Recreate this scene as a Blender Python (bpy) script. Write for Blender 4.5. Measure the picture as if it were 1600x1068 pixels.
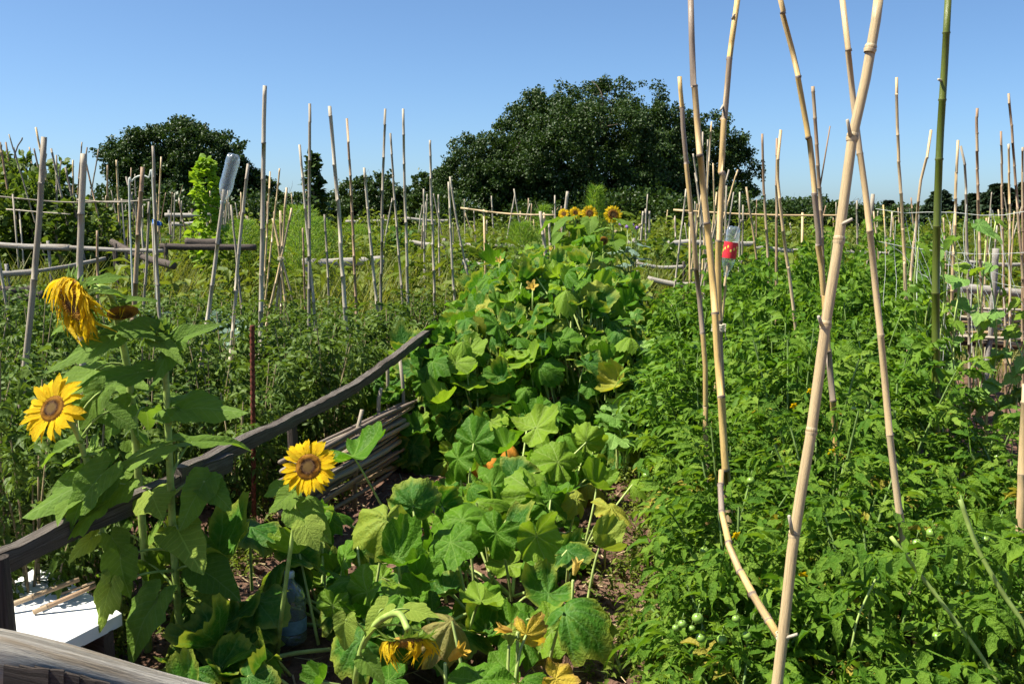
import bpy, math, random
import numpy as np
from mathutils import Vector, Matrix, Euler

for _o in list(bpy.data.objects):
    bpy.data.objects.remove(_o)
scene = bpy.context.scene
COL = scene.collection
rnd = random.Random(7)
nrg = np.random.default_rng(11)
R = math.radians

# ------------------------------------------------------------------ camera
FPX = 1537.0                      # focal length in photo pixels (1600 wide)
PITCH = R(7.27)
EYE = Vector((0, 0, 1.7))
cam = bpy.data.cameras.new('camera')
cam.sensor_width = 36.0
cam.lens = 36.0 * FPX / 1600.0
cam.clip_start = 0.05
cam.clip_end = 3000
camo = bpy.data.objects.new('camera', cam)
camo.location = EYE
camo.rotation_euler = (math.pi / 2 - PITCH, 0, 0)
COL.objects.link(camo)
scene.camera = camo

# ------------------------------------------------------------------ sky, sun, exposure
SUN_EL, SUN_AZ = R(57), R(-97)    # azimuth clockwise from +Y (view direction): the sun stands high on the left
sun_dir = Vector((math.sin(SUN_AZ) * math.cos(SUN_EL), math.cos(SUN_AZ) * math.cos(SUN_EL), math.sin(SUN_EL)))
world = bpy.data.worlds.new('World')
scene.world = world
world.use_nodes = True
wn = world.node_tree
wn.nodes.clear()
sky = wn.nodes.new('ShaderNodeTexSky')
sky.sky_type = 'NISHITA'
sky.sun_disc = False
sky.sun_elevation = SUN_EL
sky.sun_rotation = SUN_AZ
sky.altitude = 200
sky.air_density = 0.7
sky.dust_density = 1.0
sky.ozone_density = 7.0
bg = wn.nodes.new('ShaderNodeBackground')
bg.inputs['Strength'].default_value = 0.078
wo = wn.nodes.new('ShaderNodeOutputWorld')
wb_ = wn.nodes.new('ShaderNodeMix')          # white balance of the picture: a trace more green and blue
wb_.data_type, wb_.blend_type = 'RGBA', 'MULTIPLY'
wb_.inputs[0].default_value = 1.0
wb_.inputs[7].default_value = (1.03, 1.10, 1.07, 1)
wn.links.new(sky.outputs[0], wb_.inputs[6])
wn.links.new(wb_.outputs[2], bg.inputs[0])
wn.links.new(bg.outputs[0], wo.inputs[0])
sl = bpy.data.lights.new('sun', 'SUN')
sl.energy = 5.0
sl.angle = R(0.53)
sl.color = (1.0, 0.94, 0.80)
so = bpy.data.objects.new('sun', sl)
so.rotation_euler = (-sun_dir).to_track_quat('-Z', 'Y').to_euler()
so.location = sun_dir * 60
COL.objects.link(so)
vs = scene.view_settings
vs.view_transform = 'Standard'
vs.look = 'None'
vs.exposure = 1.05
vs.gamma = 1
vs.use_curve_mapping = False
scene.render.engine = 'CYCLES'
cy = scene.cycles
cy.max_bounces = 6
cy.diffuse_bounces = 1
cy.glossy_bounces = 3
cy.transmission_bounces = 6
cy.transparent_max_bounces = 8
cy.caustics_reflective = False
cy.caustics_refractive = False
cy.use_adaptive_sampling = True
cy.adaptive_threshold = 0.02
cy.use_denoising = True
try:
    cy.denoiser = 'OPENIMAGEDENOISE'
    cy.denoising_input_passes = 'RGB_ALBEDO_NORMAL'
    cy.denoising_prefilter = 'ACCURATE'
except Exception:
    pass

# ------------------------------------------------------------------ measuring: pixel of the photo -> point of the place
CP, SP = math.cos(PITCH), math.sin(PITCH)
def ray(px, py):
    x, y = (px - 800) / FPX, (534 - py) / FPX
    return Vector((x, CP + y * SP, -SP + y * CP))
def P(px, py, Y):
    d = ray(px, py)
    return EYE + d * (Y / d.y)
def sstep(a, b, x):
    t = min(1, max(0, (x - a) / (b - a)))
    return t * t * (3 - 2 * t)
def gz(Y):                        # the allotments rise gently towards the trees
    return 0.8 * sstep(12, 42, Y)

# ------------------------------------------------------------------ mesh helpers
def mesh_np(name, V, F, mats=(), smooth=True, attrs=None, mat_idx=None):
    """V (n,3); F (m,k) array, or list of arrays with different k"""
    Fs = F if isinstance(F, list) else [F]
    Fs = [np.asarray(f, dtype=np.int32) for f in Fs if len(f)]
    me = bpy.data.meshes.new(name)
    V = np.asarray(V, dtype=np.float32)
    me.vertices.add(len(V))
    me.vertices.foreach_set('co', V.ravel())
    nl = sum(f.size for f in Fs)
    me.loops.add(nl)
    me.loops.foreach_set('vertex_index', np.concatenate([f.ravel() for f in Fs]))
    sizes = np.concatenate([np.full(len(f), f.shape[1], dtype=np.int32) for f in Fs])
    me.polygons.add(len(sizes))
    starts = np.concatenate([[0], np.cumsum(sizes)[:-1]]).astype(np.int32)
    me.polygons.foreach_set('loop_start', starts)
    me.polygons.foreach_set('loop_total', sizes)
    me.polygons.foreach_set('use_smooth', np.full(len(sizes), smooth, dtype=bool))
    for m in mats:
        me.materials.append(m)
    if mat_idx is not None:
        me.polygons.foreach_set('material_index', np.asarray(mat_idx, dtype=np.int32))
    for k, a in (attrs or {}).items():
        a = np.asarray(a, dtype=np.float32)
        if a.ndim == 1:
            me.attributes.new(k, 'FLOAT', 'POINT').data.foreach_set('value', a)
        else:
            me.attributes.new(k, 'FLOAT_VECTOR', 'POINT').data.foreach_set('vector', a.ravel())
    me.update(calc_edges=True)
    return me

class Geo:
    """collects pieces (verts, quads, tris, per-point attribute, material) into one mesh"""
    def __init__(s):
        s.V, s.Q, s.T, s.A, s.n = [], [], [], [], 0
        s.qm, s.tm = [], []
    def add(s, V, Q=None, T=None, A=None, m=0):
        V = np.asarray(V, dtype=np.float32)
        if Q is not None and len(Q):
            s.Q.append(np.asarray(Q) + s.n); s.qm.append(np.full(len(Q), m))
        if T is not None and len(T):
            s.T.append(np.asarray(T) + s.n); s.tm.append(np.full(len(T), m))
        s.V.append(V)
        s.A.append(np.zeros((len(V), 3), dtype=np.float32) if A is None else np.asarray(A, dtype=np.float32))
        s.n += len(V)
    def mesh(s, name, mats, smooth=True):
        F, mi = [], []
        if s.Q: F.append(np.concatenate(s.Q)); mi.append(np.concatenate(s.qm))
        if s.T: F.append(np.concatenate(s.T)); mi.append(np.concatenate(s.tm))
        return mesh_np(name, np.concatenate(s.V), F, mats, smooth, {'luv': np.concatenate(s.A)}, np.concatenate(mi))

def frames(pts):
    pts = np.asarray(pts, dtype=float)
    t = np.gradient(pts, axis=0)
    t /= np.linalg.norm(t, axis=1)[:, None] + 1e-9
    ref = np.array([0.31, 0.95, 0.05]) if abs(t[0] @ np.array([0.31, 0.95, 0.05])) < 0.9 else np.array([1.0, 0, 0])
    a = np.cross(t, ref); a /= np.linalg.norm(a, axis=1)[:, None] + 1e-9
    b = np.cross(t, a)
    return t, a, b

def tube(pts, rad, n=6, cap=True, seg=None, squash=1.0):
    """returns V, Q, T, A for a tube through pts with radii rad"""
    pts = np.asarray(pts, dtype=float)
    m = len(pts)
    rad = np.broadcast_to(np.asarray(rad, dtype=float), (m,)) if np.ndim(rad) < 2 else np.asarray(rad)
    t, a, b = frames(pts)
    th = np.arange(n) * 2 * math.pi / n
    if rad.ndim == 1:
        rr = np.repeat(rad[:, None], n, 1)
    else:
        rr = rad
    V = pts[:, None, :] + rr[:, :, None] * (np.cos(th)[None, :, None] * a[:, None, :] + squash * np.sin(th)[None, :, None] * b[:, None, :])
    V = V.reshape(-1, 3)
    Q = []
    for i in range(m - 1):
        for j in range(n):
            k = (j + 1) % n
            Q.append((i * n + j, i * n + k, (i + 1) * n + k, (i + 1) * n + j))
    T = []
    if cap:
        V = np.concatenate([V, pts[:1], pts[-1:]])
        c0, c1 = m * n, m * n + 1
        for j in range(n):
            k = (j + 1) % n
            T.append((c0, k, j)); T.append((c1, (m - 1) * n + j, (m - 1) * n + k))
    L = np.concatenate([[0], np.cumsum(np.linalg.norm(np.diff(pts, axis=0), axis=1))])
    A = np.zeros((len(V), 3))
    A[:m * n, 0] = np.repeat(L, n)
    if seg is not None:
        A[:m * n, 1] = np.repeat(seg, n)
    A[:m * n, 2] = np.tile(th, m)
    if cap:
        A[-2, 1] = A[0, 1]; A[-1, 1] = A[m * n - 1, 1]; A[-1, 0] = L[-1]
    return V, np.array(Q), np.array(T) if T else None, A

def bez(p0, p1, p2, n):
    t = np.linspace(0, 1, n)[:, None]
    p0, p1, p2 = map(lambda v: np.array(v, dtype=float), (p0, p1, p2))
    return (1 - t) ** 2 * p0 + 2 * t * (1 - t) * p1 + t ** 2 * p2

def catmull(pts, per=6):
    pts = [np.array(p, dtype=float) for p in pts]
    if len(pts) == 2:
        return np.linspace(pts[0], pts[1], per + 1)
    ext = [2 * pts[0] - pts[1]] + pts + [2 * pts[-1] - pts[-2]]
    out = []
    for i in range(1, len(ext) - 2):
        p0, p1, p2, p3 = ext[i - 1:i + 3]
        for t in np.linspace(0, 1, per, endpoint=False):
            out.append(0.5 * (2 * p1 + (p2 - p0) * t + (2 * p0 - 5 * p1 + 4 * p2 - p3) * t ** 2 + (3 * p1 - p0 - 3 * p2 + p3) * t ** 3))
    out.append(pts[-1])
    return np.array(out)

# ------------------------------------------------------------------ object helpers
def tag(o, label=None, cat=None, group=None, kind=None):
    if label: o['label'] = label
    if cat: o['category'] = cat
    if group: o['group'] = group
    if kind: o['kind'] = kind
    return o
def empty(name, loc, label=None, cat=None, group=None):
    o = bpy.data.objects.new(name, None)
    o.empty_display_size = 0.1
    o.location = loc
    COL.objects.link(o)
    return tag(o, label, cat, group)
def link(name, me, parent=None, loc=None, mat=None, M=None):
    """M / loc are in the parent's own frame"""
    o = bpy.data.objects.new(name, me)
    COL.objects.link(o)
    if parent is not None: o.parent = parent
    if M is not None: o.matrix_basis = M
    elif loc is not None: o.location = loc
    if mat is not None:
        o.material_slots[0].link = 'OBJECT'
        o.material_slots[0].material = mat
    return o
def local(pts, root):
    return np.asarray(pts, dtype=float) - np.array(root.location)
def orient(pos, tip, nrm, s=1.0):
    """matrix: local +Y to tip, +Z to nrm"""
    y = Vector(tip).normalized()
    z = Vector(nrm)
    z = z - y * z.dot(y)
    if z.length < 1e-4: z = Vector((0.3, 0.2, 1)) - y * y.z
    z.normalize()
    x = y.cross(z)
    if isinstance(s, (int, float)): s = (s, s, s)
    M = Matrix(((x.x * s[0], y.x * s[1], z.x * s[2], pos[0]), (x.y * s[0], y.y * s[1], z.y * s[2], pos[1]), (x.z * s[0], y.z * s[1], z.z * s[2], pos[2]), (0, 0, 0, 1)))
    return M
def orient_np(pos, tip, nrm, s):
    """arrays (n,3) -> (n,3,3) columns scaled, for joined foliage"""
    y = tip / (np.linalg.norm(tip, axis=1)[:, None] + 1e-9)
    z = nrm - y * np.sum(nrm * y, 1)[:, None]
    z /= np.linalg.norm(z, axis=1)[:, None] + 1e-9
    x = np.cross(y, z)
    return np.stack([x, y, z], axis=2) * np.asarray(s)[:, None, None]
def scatter(tpls, pos, tip, nrm, s, rng):
    """joined foliage: template list of (V, faces(k cols), A)"""
    pos, tip, nrm = (np.asarray(a, dtype=float) for a in (pos, tip, nrm))
    n = len(pos)
    which = rng.integers(0, len(tpls), n)
    VV, QQ, TT, AA, off = [], [], [], [], 0
    Mx = orient_np(pos, tip, nrm, s)
    for k, (V, Q, T, A) in enumerate(tpls):
        idx = np.nonzero(which == k)[0]
        if not len(idx): continue
        W = np.einsum('nij,vj->nvi', Mx[idx], V) + pos[idx][:, None, :]
        m = len(V)
        base = off + np.arange(len(idx))[:, None, None] * m
        if Q is not None and len(Q): QQ.append((np.asarray(Q)[None] + base).reshape(-1, 4))
        if T is not None and len(T): TT.append((np.asarray(T)[None] + base).reshape(-1, 3))
        VV.append(W.reshape(-1, 3)); AA.append(np.tile(A, (len(idx), 1)))
        off += m * len(idx)
    return np.concatenate(VV), (np.concatenate(QQ) if QQ else None), (np.concatenate(TT) if TT else None), np.concatenate(AA)
def unit(v):
    v = np.asarray(v, dtype=float)
    return v / (np.linalg.norm(v, axis=-1, keepdims=True) + 1e-9)
def rdir(rng, n):
    return unit(rng.normal(size=(n, 3)))

# value noise for ground and wood relief
_tab = nrg.random((64, 64))
def vnoise(x, y):
    x = np.asarray(x, dtype=float); y = np.asarray(y, dtype=float)
    xi, yi = np.floor(x).astype(int), np.floor(y).astype(int)
    fx, fy = x - xi, y - yi
    fx, fy = fx * fx * (3 - 2 * fx), fy * fy * (3 - 2 * fy)
    g = lambda a, b: _tab[a % 64, b % 64]
    return (g(xi, yi) * (1 - fx) + g(xi + 1, yi) * fx) * (1 - fy) + (g(xi, yi + 1) * (1 - fx) + g(xi + 1, yi + 1) * fx) * fy - 0.5

# ------------------------------------------------------------------ materials
def newmat(name):
    m = bpy.data.materials.new(name)
    m.use_nodes = True
    nt = m.node_tree
    nt.nodes.clear()
    return m, nt
class NT:
    def __init__(s, nt): s.nt = nt
    def n(s, t, **kw):
        x = s.nt.nodes.new(t)
        for k, v in kw.items(): setattr(x, k, v)
        return x
    def l(s, a, b): s.nt.links.new(a, b)
    def math(s, op, a, b=None, c=None, clamp=False):
        x = s.n('ShaderNodeMath', operation=op, use_clamp=clamp)
        for i, v in enumerate((a, b, c)):
            if v is None: continue
            if isinstance(v, (int, float)): x.inputs[i].default_value = v
            else: s.l(v, x.inputs[i])
        return x.outputs[0]
    def mix(s, f, a, b, blend='MIX'):
        x = s.n('ShaderNodeMix', data_type='RGBA', blend_type=blend)
        for i, v in ((0, f), (6, a), (7, b)):
            if isinstance(v, (int, float)): x.inputs[i].default_value = v
            elif isinstance(v, tuple): x.inputs[i].default_value = (v + (1,))[:4]
            else: s.l(v, x.inputs[i])
        return x.outputs[2]
    def noise(s, vec, scale, detail=3, rough=0.55):
        x = s.n('ShaderNodeTexNoise')
        x.inputs['Scale'].default_value = scale
        x.inputs['Detail'].default_value = detail
        x.inputs['Roughness'].default_value = rough
        if vec is not None: s.l(vec, x.inputs['Vector'])
        return x.outputs[0]
    def ramp(s, f, lo, hi):
        x = s.n('ShaderNodeMapRange', interpolation_type='SMOOTHSTEP')
        x.inputs[1].default_value = lo; x.inputs[2].default_value = hi
        s.l(f, x.inputs[0])
        return x.outputs[0]
def leafmat(name, c1, c2, vein=None, trans=0.34, rough=0.5, veinc=None, spot=None, spotamt=0.0, edge=None, spec=0.18, tgain=(1.5, 1.45, 0.7)):
    """leaf: two greens mixed leaf by leaf, veins, blotches, light shining through"""
    m, nt = newmat(name)
    N = NT(nt)
    oi = N.n('ShaderNodeObjectInfo'); ge = N.n('ShaderNodeNewGeometry')
    tc = N.n('ShaderNodeTexCoord'); at = N.n('ShaderNodeAttribute', attribute_name='luv')
    f = N.math('FRACT', N.math('ADD', oi.outputs['Random'], ge.outputs['Random Per Island']))
    nz = N.noise(tc.outputs['Object'], 9, 3)
    f2 = N.math('ADD', N.math('MULTIPLY', f, 0.75), N.math('MULTIPLY', N.math('SUBTRACT', nz, 0.5), 0.9), clamp=True)
    col = N.mix(f2, c1, c2)
    sx = N.n('ShaderNodeSeparateXYZ'); N.l(at.outputs['Vector'], sx.inputs[0])
    X, Y, E = sx.outputs[0], sx.outputs[1], sx.outputs[2]
    if spot:
        sp = N.ramp(N.noise(tc.outputs['Object'], 26, 4, 0.7), 0.60 - 0.12 * spotamt, 0.72)
        col = N.mix(N.math('MULTIPLY', sp, 0.85), col, spot)
    if edge:
        e = N.math('ADD', N.ramp(E, 0.70, 1.02), N.math('MULTIPLY', N.math('SUBTRACT', nz, 0.5), 1.2), clamp=True)
        col = N.mix(N.math('MULTIPLY', e, 0.8), col, edge)
    hb = None
    if vein:
        vc = veinc or tuple(min(1, a * 1.7 + 0.03) for a in c2)
        if vein == 'palm':
            ang = N.math('ADD', N.math('ARCTAN2', X, Y), N.math('MULTIPLY', N.math('SUBTRACT', N.noise(tc.outputs['Object'], 2.3, 2), .5), .55))
            r = N.math('SQRT', N.math('ADD', N.math('MULTIPLY', X, X), N.math('MULTIPLY', Y, Y)))
            d = N.math('MULTIPLY', N.math('PINGPONG', N.math('ADD', ang, 6.2832), R(22.5)), r)
            v1 = N.math('SUBTRACT', 1, N.ramp(d, 0.004, 0.016))
            bq = N.math('PINGPONG', N.math('SUBTRACT', r, N.math('MULTIPLY', d, 0.9)), 0.055)
            v2 = N.math('MULTIPLY', N.math('SUBTRACT', 1, N.ramp(bq, 0.003, 0.012)), 0.45)
            hb = N.math('ADD', N.math('MULTIPLY', d, 3), N.math('MULTIPLY', bq, 1.5))
        else:
            d = N.math('ABSOLUTE', N.math('ADD', X, N.math('MULTIPLY', N.math('SUBTRACT', N.noise(tc.outputs['Object'], 2.5, 2), .5), .08)))
            v1 = N.math('SUBTRACT', 1, N.ramp(d, 0.005, 0.02))
            bq = N.math('PINGPONG', N.math('SUBTRACT', Y, N.math('MULTIPLY', d, 0.75)), 0.075)
            v2 = N.math('MULTIPLY', N.math('SUBTRACT', 1, N.ramp(bq, 0.004, 0.016)), 0.5)
            hb = N.math('ADD', N.math('MULTIPLY', d, 2), N.math('MULTIPLY', bq, 1.2))
        col = N.mix(N.math('MULTIPLY', N.math('MAXIMUM', v1, v2), 0.40), col, vc)
    bs = N.n('ShaderNodeBsdfPrincipled')
    N.l(col, bs.inputs['Base Color'])
    bs.inputs['Roughness'].default_value = rough
    bs.inputs['Specular IOR Level'].default_value = spec
    bn = N.n('ShaderNodeBump'); bn.inputs['Strength'].default_value = 0.6; bn.inputs['Distance'].default_value = 0.02
    h = N.noise(tc.outputs['Object'], 22, 3)
    if hb is not None:
        h = N.math('ADD', N.math('MULTIPLY', h, 0.6), hb)
    N.l(h, bn.inputs['Height']); N.l(bn.outputs[0], bs.inputs['Normal'])
    tr = N.n('ShaderNodeBsdfTranslucent')
    N.l(N.mix(1.0, col, tgain, 'MULTIPLY'), tr.inputs['Color'])
    mx = N.n('ShaderNodeMixShader'); mx.inputs[0].default_value = trans
    N.l(bs.outputs[0], mx.inputs[1]); N.l(tr.outputs[0], mx.inputs[2])
    o = N.n('ShaderNodeOutputMaterial'); N.l(mx.outputs[0], o.inputs[0])
    return m
def canemat(name, c1, c2, c3, rough=0.45):
    """cane: colour changes from internode to internode, streaks along it, dark at the nodes"""
    m, nt = newmat(name)
    N = NT(nt)
    at = N.n('ShaderNodeAttribute', attribute_name='luv'); oi = N.n('ShaderNodeObjectInfo')
    sx = N.n('ShaderNodeSeparateXYZ'); N.l(at.outputs['Vector'], sx.inputs[0])
    cx = N.n('ShaderNodeCombineXYZ')
    N.l(N.math('ADD', N.math('MULTIPLY', sx.outputs[0], 2.2), N.math('MULTIPLY', oi.outputs['Random'], 50)), cx.inputs[0])
    N.l(N.math('COSINE', sx.outputs[2]), cx.inputs[1]); N.l(N.math('SINE', sx.outputs[2]), cx.inputs[2])
    n1 = N.noise(cx.outputs[0], 2.6, 5, 0.65)
    n2 = N.noise(cx.outputs[0], 11, 3, 0.6)
    seg = N.math('FRACT', sx.outputs[1])
    col = N.mix(N.ramp(N.math('ADD', N.math('MULTIPLY', seg, 0.8), N.math('MULTIPLY', n1, 0.6)), 0.45, 1.0), c1, c2)
    col = N.mix(N.math('MULTIPLY', N.ramp(n2, 0.50, 0.70), 0.65), col, c3)
    st_ = N.noise(cx.outputs[0], 1.1, 6, 0.75)
    col = N.mix(N.math('MULTIPLY', N.ramp(st_, 0.52, 0.66), 0.55), col, tuple(x * .62 + .03 for x in c3))
    col = N.mix(N.math('MULTIPLY', N.ramp(sx.outputs[1], 0.93, 0.97), 0.65), col, tuple(x * .45 for x in c3))
    bs = N.n('ShaderNodeBsdfPrincipled')
    N.l(col, bs.inputs['Base Color'])
    bs.inputs['Roughness'].default_value = rough
    bs.inputs['Specular IOR Level'].default_value = 0.3
    bn = N.n('ShaderNodeBump'); bn.inputs['Strength'].default_value = 0.4; bn.inputs['Distance'].default_value = 0.004
    N.l(n2, bn.inputs['Height']); N.l(bn.outputs[0], bs.inputs['Normal'])
    o = N.n('ShaderNodeOutputMaterial'); N.l(bs.outputs[0], o.inputs[0])
    return m
def woodmat(name, c1, c2, c3, along=4.0, across=26):
    """weathered timber: long grain, cracks, dark checks"""
    m, nt = newmat(name)
    N = NT(nt)
    at = N.n('ShaderNodeAttribute', attribute_name='luv'); oi = N.n('ShaderNodeObjectInfo')
    sx = N.n('ShaderNodeSeparateXYZ'); N.l(at.outputs['Vector'], sx.inputs[0])
    cx = N.n('ShaderNodeCombineXYZ')
    N.l(N.math('ADD', N.math('MULTIPLY', sx.outputs[0], along), N.math('MULTIPLY', oi.outputs['Random'], 40)), cx.inputs[0])
    N.l(N.math('MULTIPLY', N.math('COSINE', sx.outputs[2]), across * 0.16), cx.inputs[1])
    N.l(N.math('MULTIPLY', N.math('SINE', sx.outputs[2]), across * 0.16), cx.inputs[2])
    g = N.noise(cx.outputs[0], 2.2, 7, 0.7)
    b = N.noise(cx.outputs[0], 0.55, 3, 0.6)
    col = N.mix(N.ramp(g, 0.35, 0.65), c1, c2)
    col = N.mix(N.ramp(b, 0.5, 0.68), col, c3)
    kn = N.noise(cx.outputs[0], 0.9, 6, 0.75)
    col = N.mix(N.math('MULTIPLY', N.ramp(kn, 0.56, 0.66), 0.6), col, tuple(x * .45 for x in c1))
    ck = N.ramp(g, 0.36, 0.30)
    col = N.mix(N.math('MULTIPLY', ck, 0.8), col, (0.025, 0.02, 0.016))
    bs = N.n('ShaderNodeBsdfPrincipled')
    N.l(col, bs.inputs['Base Color'])
    bs.inputs['Roughness'].default_value = 0.8
    bs.inputs['Specular IOR Level'].default_value = 0.2
    bn = N.n('ShaderNodeBump'); bn.inputs['Strength'].default_value = 0.9; bn.inputs['Distance'].default_value = 0.012
    N.l(g, bn.inputs['Height']); N.l(bn.outputs[0], bs.inputs['Normal'])
    o = N.n('ShaderNodeOutputMaterial'); N.l(bs.outputs[0], o.inputs[0])
    return m
def plainmat(name, c, rough=0.6, var=0.15, scale=30, bump=0.2, spec=0.3, metal=0.0):
    m, nt = newmat(name)
    N = NT(nt)
    tc = N.n('ShaderNodeTexCoord'); oi = N.n('ShaderNodeObjectInfo')
    nz = N.noise(tc.outputs['Object'], scale, 4, 0.6)
    lo = tuple(x * (1 - var) for x in c); hi = tuple(min(1, x * (1 + var)) for x in c)
    col = N.mix(N.ramp(nz, 0.3, 0.7), lo, hi)
    bs = N.n('ShaderNodeBsdfPrincipled')
    N.l(col, bs.inputs['Base Color'])
    bs.inputs['Roughness'].default_value = rough
    bs.inputs['Specular IOR Level'].default_value = spec
    bs.inputs['Metallic'].default_value = metal
    bn = N.n('ShaderNodeBump'); bn.inputs['Strength'].default_value = bump; bn.inputs['Distance'].default_value = 0.005
    N.l(nz, bn.inputs['Height']); N.l(bn.outputs[0], bs.inputs['Normal'])
    o = N.n('ShaderNodeOutputMaterial'); N.l(bs.outputs[0], o.inputs[0])
    return m
def plasticmat(name, tint, alpha=0.35):
    """thin clear bottle plastic: a shiny skin that lets most light straight through"""
    m, nt = newmat(name)
    N = NT(nt)
    gl = N.n('ShaderNodeBsdfGlossy'); gl.inputs['Roughness'].default_value = 0.12; gl.inputs['Color'].default_value = (0.9, 0.95, 1, 1)
    df = N.n('ShaderNodeBsdfDiffuse'); df.inputs['Color'].default_value = tint + (1,)
    tl = N.n('ShaderNodeBsdfTranslucent'); tl.inputs['Color'].default_value = tint + (1,)
    tr = N.n('ShaderNodeBsdfTransparent'); tr.inputs['Color'].default_value = tuple(0.75 + 0.25 * t for t in tint) + (1,)
    lw = N.n('ShaderNodeLayerWeight'); lw.inputs[0].default_value = 0.35
    md = N.n('ShaderNodeMixShader'); md.inputs[0].default_value = 0.5
    N.l(df.outputs[0], md.inputs[1]); N.l(tl.outputs[0], md.inputs[2])
    m0 = N.n('ShaderNodeMixShader'); m0.inputs[0].default_value = alpha
    N.l(tr.outputs[0], m0.inputs[1]); N.l(md.outputs[0], m0.inputs[2])
    m1 = N.n('ShaderNodeMixShader')
    N.l(N.math('MULTIPLY', lw.outputs['Facing'], 0.7), m1.inputs[0]); N.l(m0.outputs[0], m1.inputs[1]); N.l(gl.outputs[0], m1.inputs[2])
    tc = N.n('ShaderNodeTexCoord')
    o = N.n('ShaderNodeOutputMaterial'); N.l(m1.outputs[0], o.inputs[0])
    return m

MT = {}
MT['squash'] = leafmat('squash_leaf', (0.052, 0.155, 0.008), (0.130, 0.270, 0.015), 'palm', 0.38, veinc=(0.24, 0.38, 0.08), spot=(0.22, 0.33, 0.07), spotamt=0.1)
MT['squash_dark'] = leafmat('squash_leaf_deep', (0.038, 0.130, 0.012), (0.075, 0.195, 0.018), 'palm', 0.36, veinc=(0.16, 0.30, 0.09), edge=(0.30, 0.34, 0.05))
MT['squash_light'] = leafmat('squash_leaf_light', (0.15, 0.28, 0.018), (0.23, 0.35, 0.030), 'palm', 0.40, veinc=(0.34, 0.42, 0.14))
MT['squash_yellow'] = leafmat('squash_leaf_yellowing', (0.24, 0.31, 0.04), (0.42, 0.38, 0.05), 'palm', 0.36, veinc=(0.20, 0.30, 0.06), spot=(0.13, 0.25, 0.04), spotamt=0.6)
MT['squash_brown'] = leafmat('squash_leaf_withering', (0.23, 0.22, 0.06), (0.36, 0.31, 0.09), 'palm', 0.28, veinc=(0.40, 0.36, 0.13), spot=(0.17, 0.10, 0.035), spotamt=0.4, edge=(0.18, 0.12, 0.04))
MT['squash_gold'] = leafmat('squash_leaf_gold', (0.50, 0.36, 0.03), (0.55, 0.42, 0.05), 'palm', 0.36, spot=(0.20, 0.28, 0.04), spotamt=0.5, edge=(0.30, 0.17, 0.05))
MT['zucchini'] = leafmat('zucchini_leaf', (0.13, 0.27, 0.05), (0.23, 0.37, 0.09), 'palm', 0.34, spot=(0.30, 0.40, 0.18), spotamt=0.2)
MT['sunleaf'] = leafmat('sunflower_leaf', (0.105, 0.200, 0.022), (0.190, 0.300, 0.040), 'pinn', 0.42, rough=0.6, veinc=(0.24, 0.33, 0.12))
MT['sunleaf_pale'] = leafmat('sunflower_leaf_pale', (0.19, 0.28, 0.035), (0.26, 0.34, 0.05), 'pinn', 0.36, rough=0.55, spot=(0.30, 0.28, 0.05), spotamt=0.3)
MT['tomato'] = leafmat('tomato_leaf', (0.060, 0.150, 0.010), (0.180, 0.300, 0.027), None, 0.38, rough=0.55)
MT['tomato_light'] = leafmat('tomato_leaf_light', (0.14, 0.25, 0.022), (0.25, 0.37, 0.05), None, 0.38)
MT['tomato_old'] = leafmat('tomato_leaf_yellowed', (0.30, 0.28, 0.04), (0.42, 0.34, 0.06), None, 0.34, spot=(0.20, 0.12, 0.04), spotamt=.5)
MT['tomato_dull'] = leafmat('tomato_leaf_dull', (0.050, 0.100, 0.012), (0.150, 0.220, 0.036), None, 0.32, rough=0.5)
MT['kale'] = leafmat('kale_leaf', (0.12, 0.19, 0.14), (0.19, 0.27, 0.20), 'pinn', 0.2)
MT['bean'] = leafmat('bean_leaf', (0.05, 0.095, 0.012), (0.15, 0.21, 0.03), None, 0.34)
MT['bean_bright'] = leafmat('bean_leaf_bright', (0.17, 0.30, 0.02), (0.30, 0.43, 0.035), None, 0.42)
MT['grass'] = leafmat('weed_grass', (0.09, 0.130, 0.020), (0.26, 0.25, 0.06), None, 0.35)
MT['weed'] = leafmat('weed_leaf', (0.08, 0.13, 0.015), (0.21, 0.25, 0.035), None, 0.34)
MT['feather'] = leafmat('asparagus_fern', (0.12, 0.25, 0.03), (0.27, 0.36, 0.05), None, 0.35)
MT['oak'] = leafmat('oak_leaf', (0.020, 0.046, 0.007), (0.056, 0.100, 0.015), None, 0.20, rough=0.45, spec=0.3)
MT['conifer'] = leafmat('conifer_needles', (0.016, 0.034, 0.018), (0.040, 0.066, 0.026), None, 0.1)
MT['stem'] = plainmat('green_stem', (0.28, 0.38, 0.09), 0.55, 0.3, 18)
MT['stem_pale'] = plainmat('pale_stem', (0.34, 0.42, 0.13), 0.5, 0.25, 18)
MT['stem_tomato'] = plainmat('tomato_stem', (0.15, 0.23, 0.06), 0.6, 0.3, 18)
MT['stem_dry'] = plainmat('dry_stem', (0.30, 0.24, 0.13), 0.7, 0.3, 18)
MT['bark'] = plainmat('bark', (0.10, 0.08, 0.06), 0.9, 0.4, 6, 0.8)
MT['petal'] = leafmat('sunflower_petal', (0.86, 0.55, 0.006), (0.92, 0.68, 0.015), None, 0.40, tgain=(1.15, 1.1, 0.6))
MT['petal_wilt'] = leafmat('sunflower_petal_wilted', (0.80, 0.52, 0.010), (0.88, 0.66, 0.03), None, 0.36, spot=(0.42, 0.22, 0.03), spotamt=0.25, tgain=(1.15, 1.1, 0.6))
MT['blossom'] = leafmat('squash_blossom', (0.78, 0.46, 0.05), (0.85, 0.66, 0.20), None, 0.35, tgain=(1.1, 1.1, 0.8))
MT['sepal'] = leafmat('sunflower_bract', (0.10, 0.20, 0.03), (0.22, 0.32, 0.06), 'pinn', 0.25)
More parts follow.
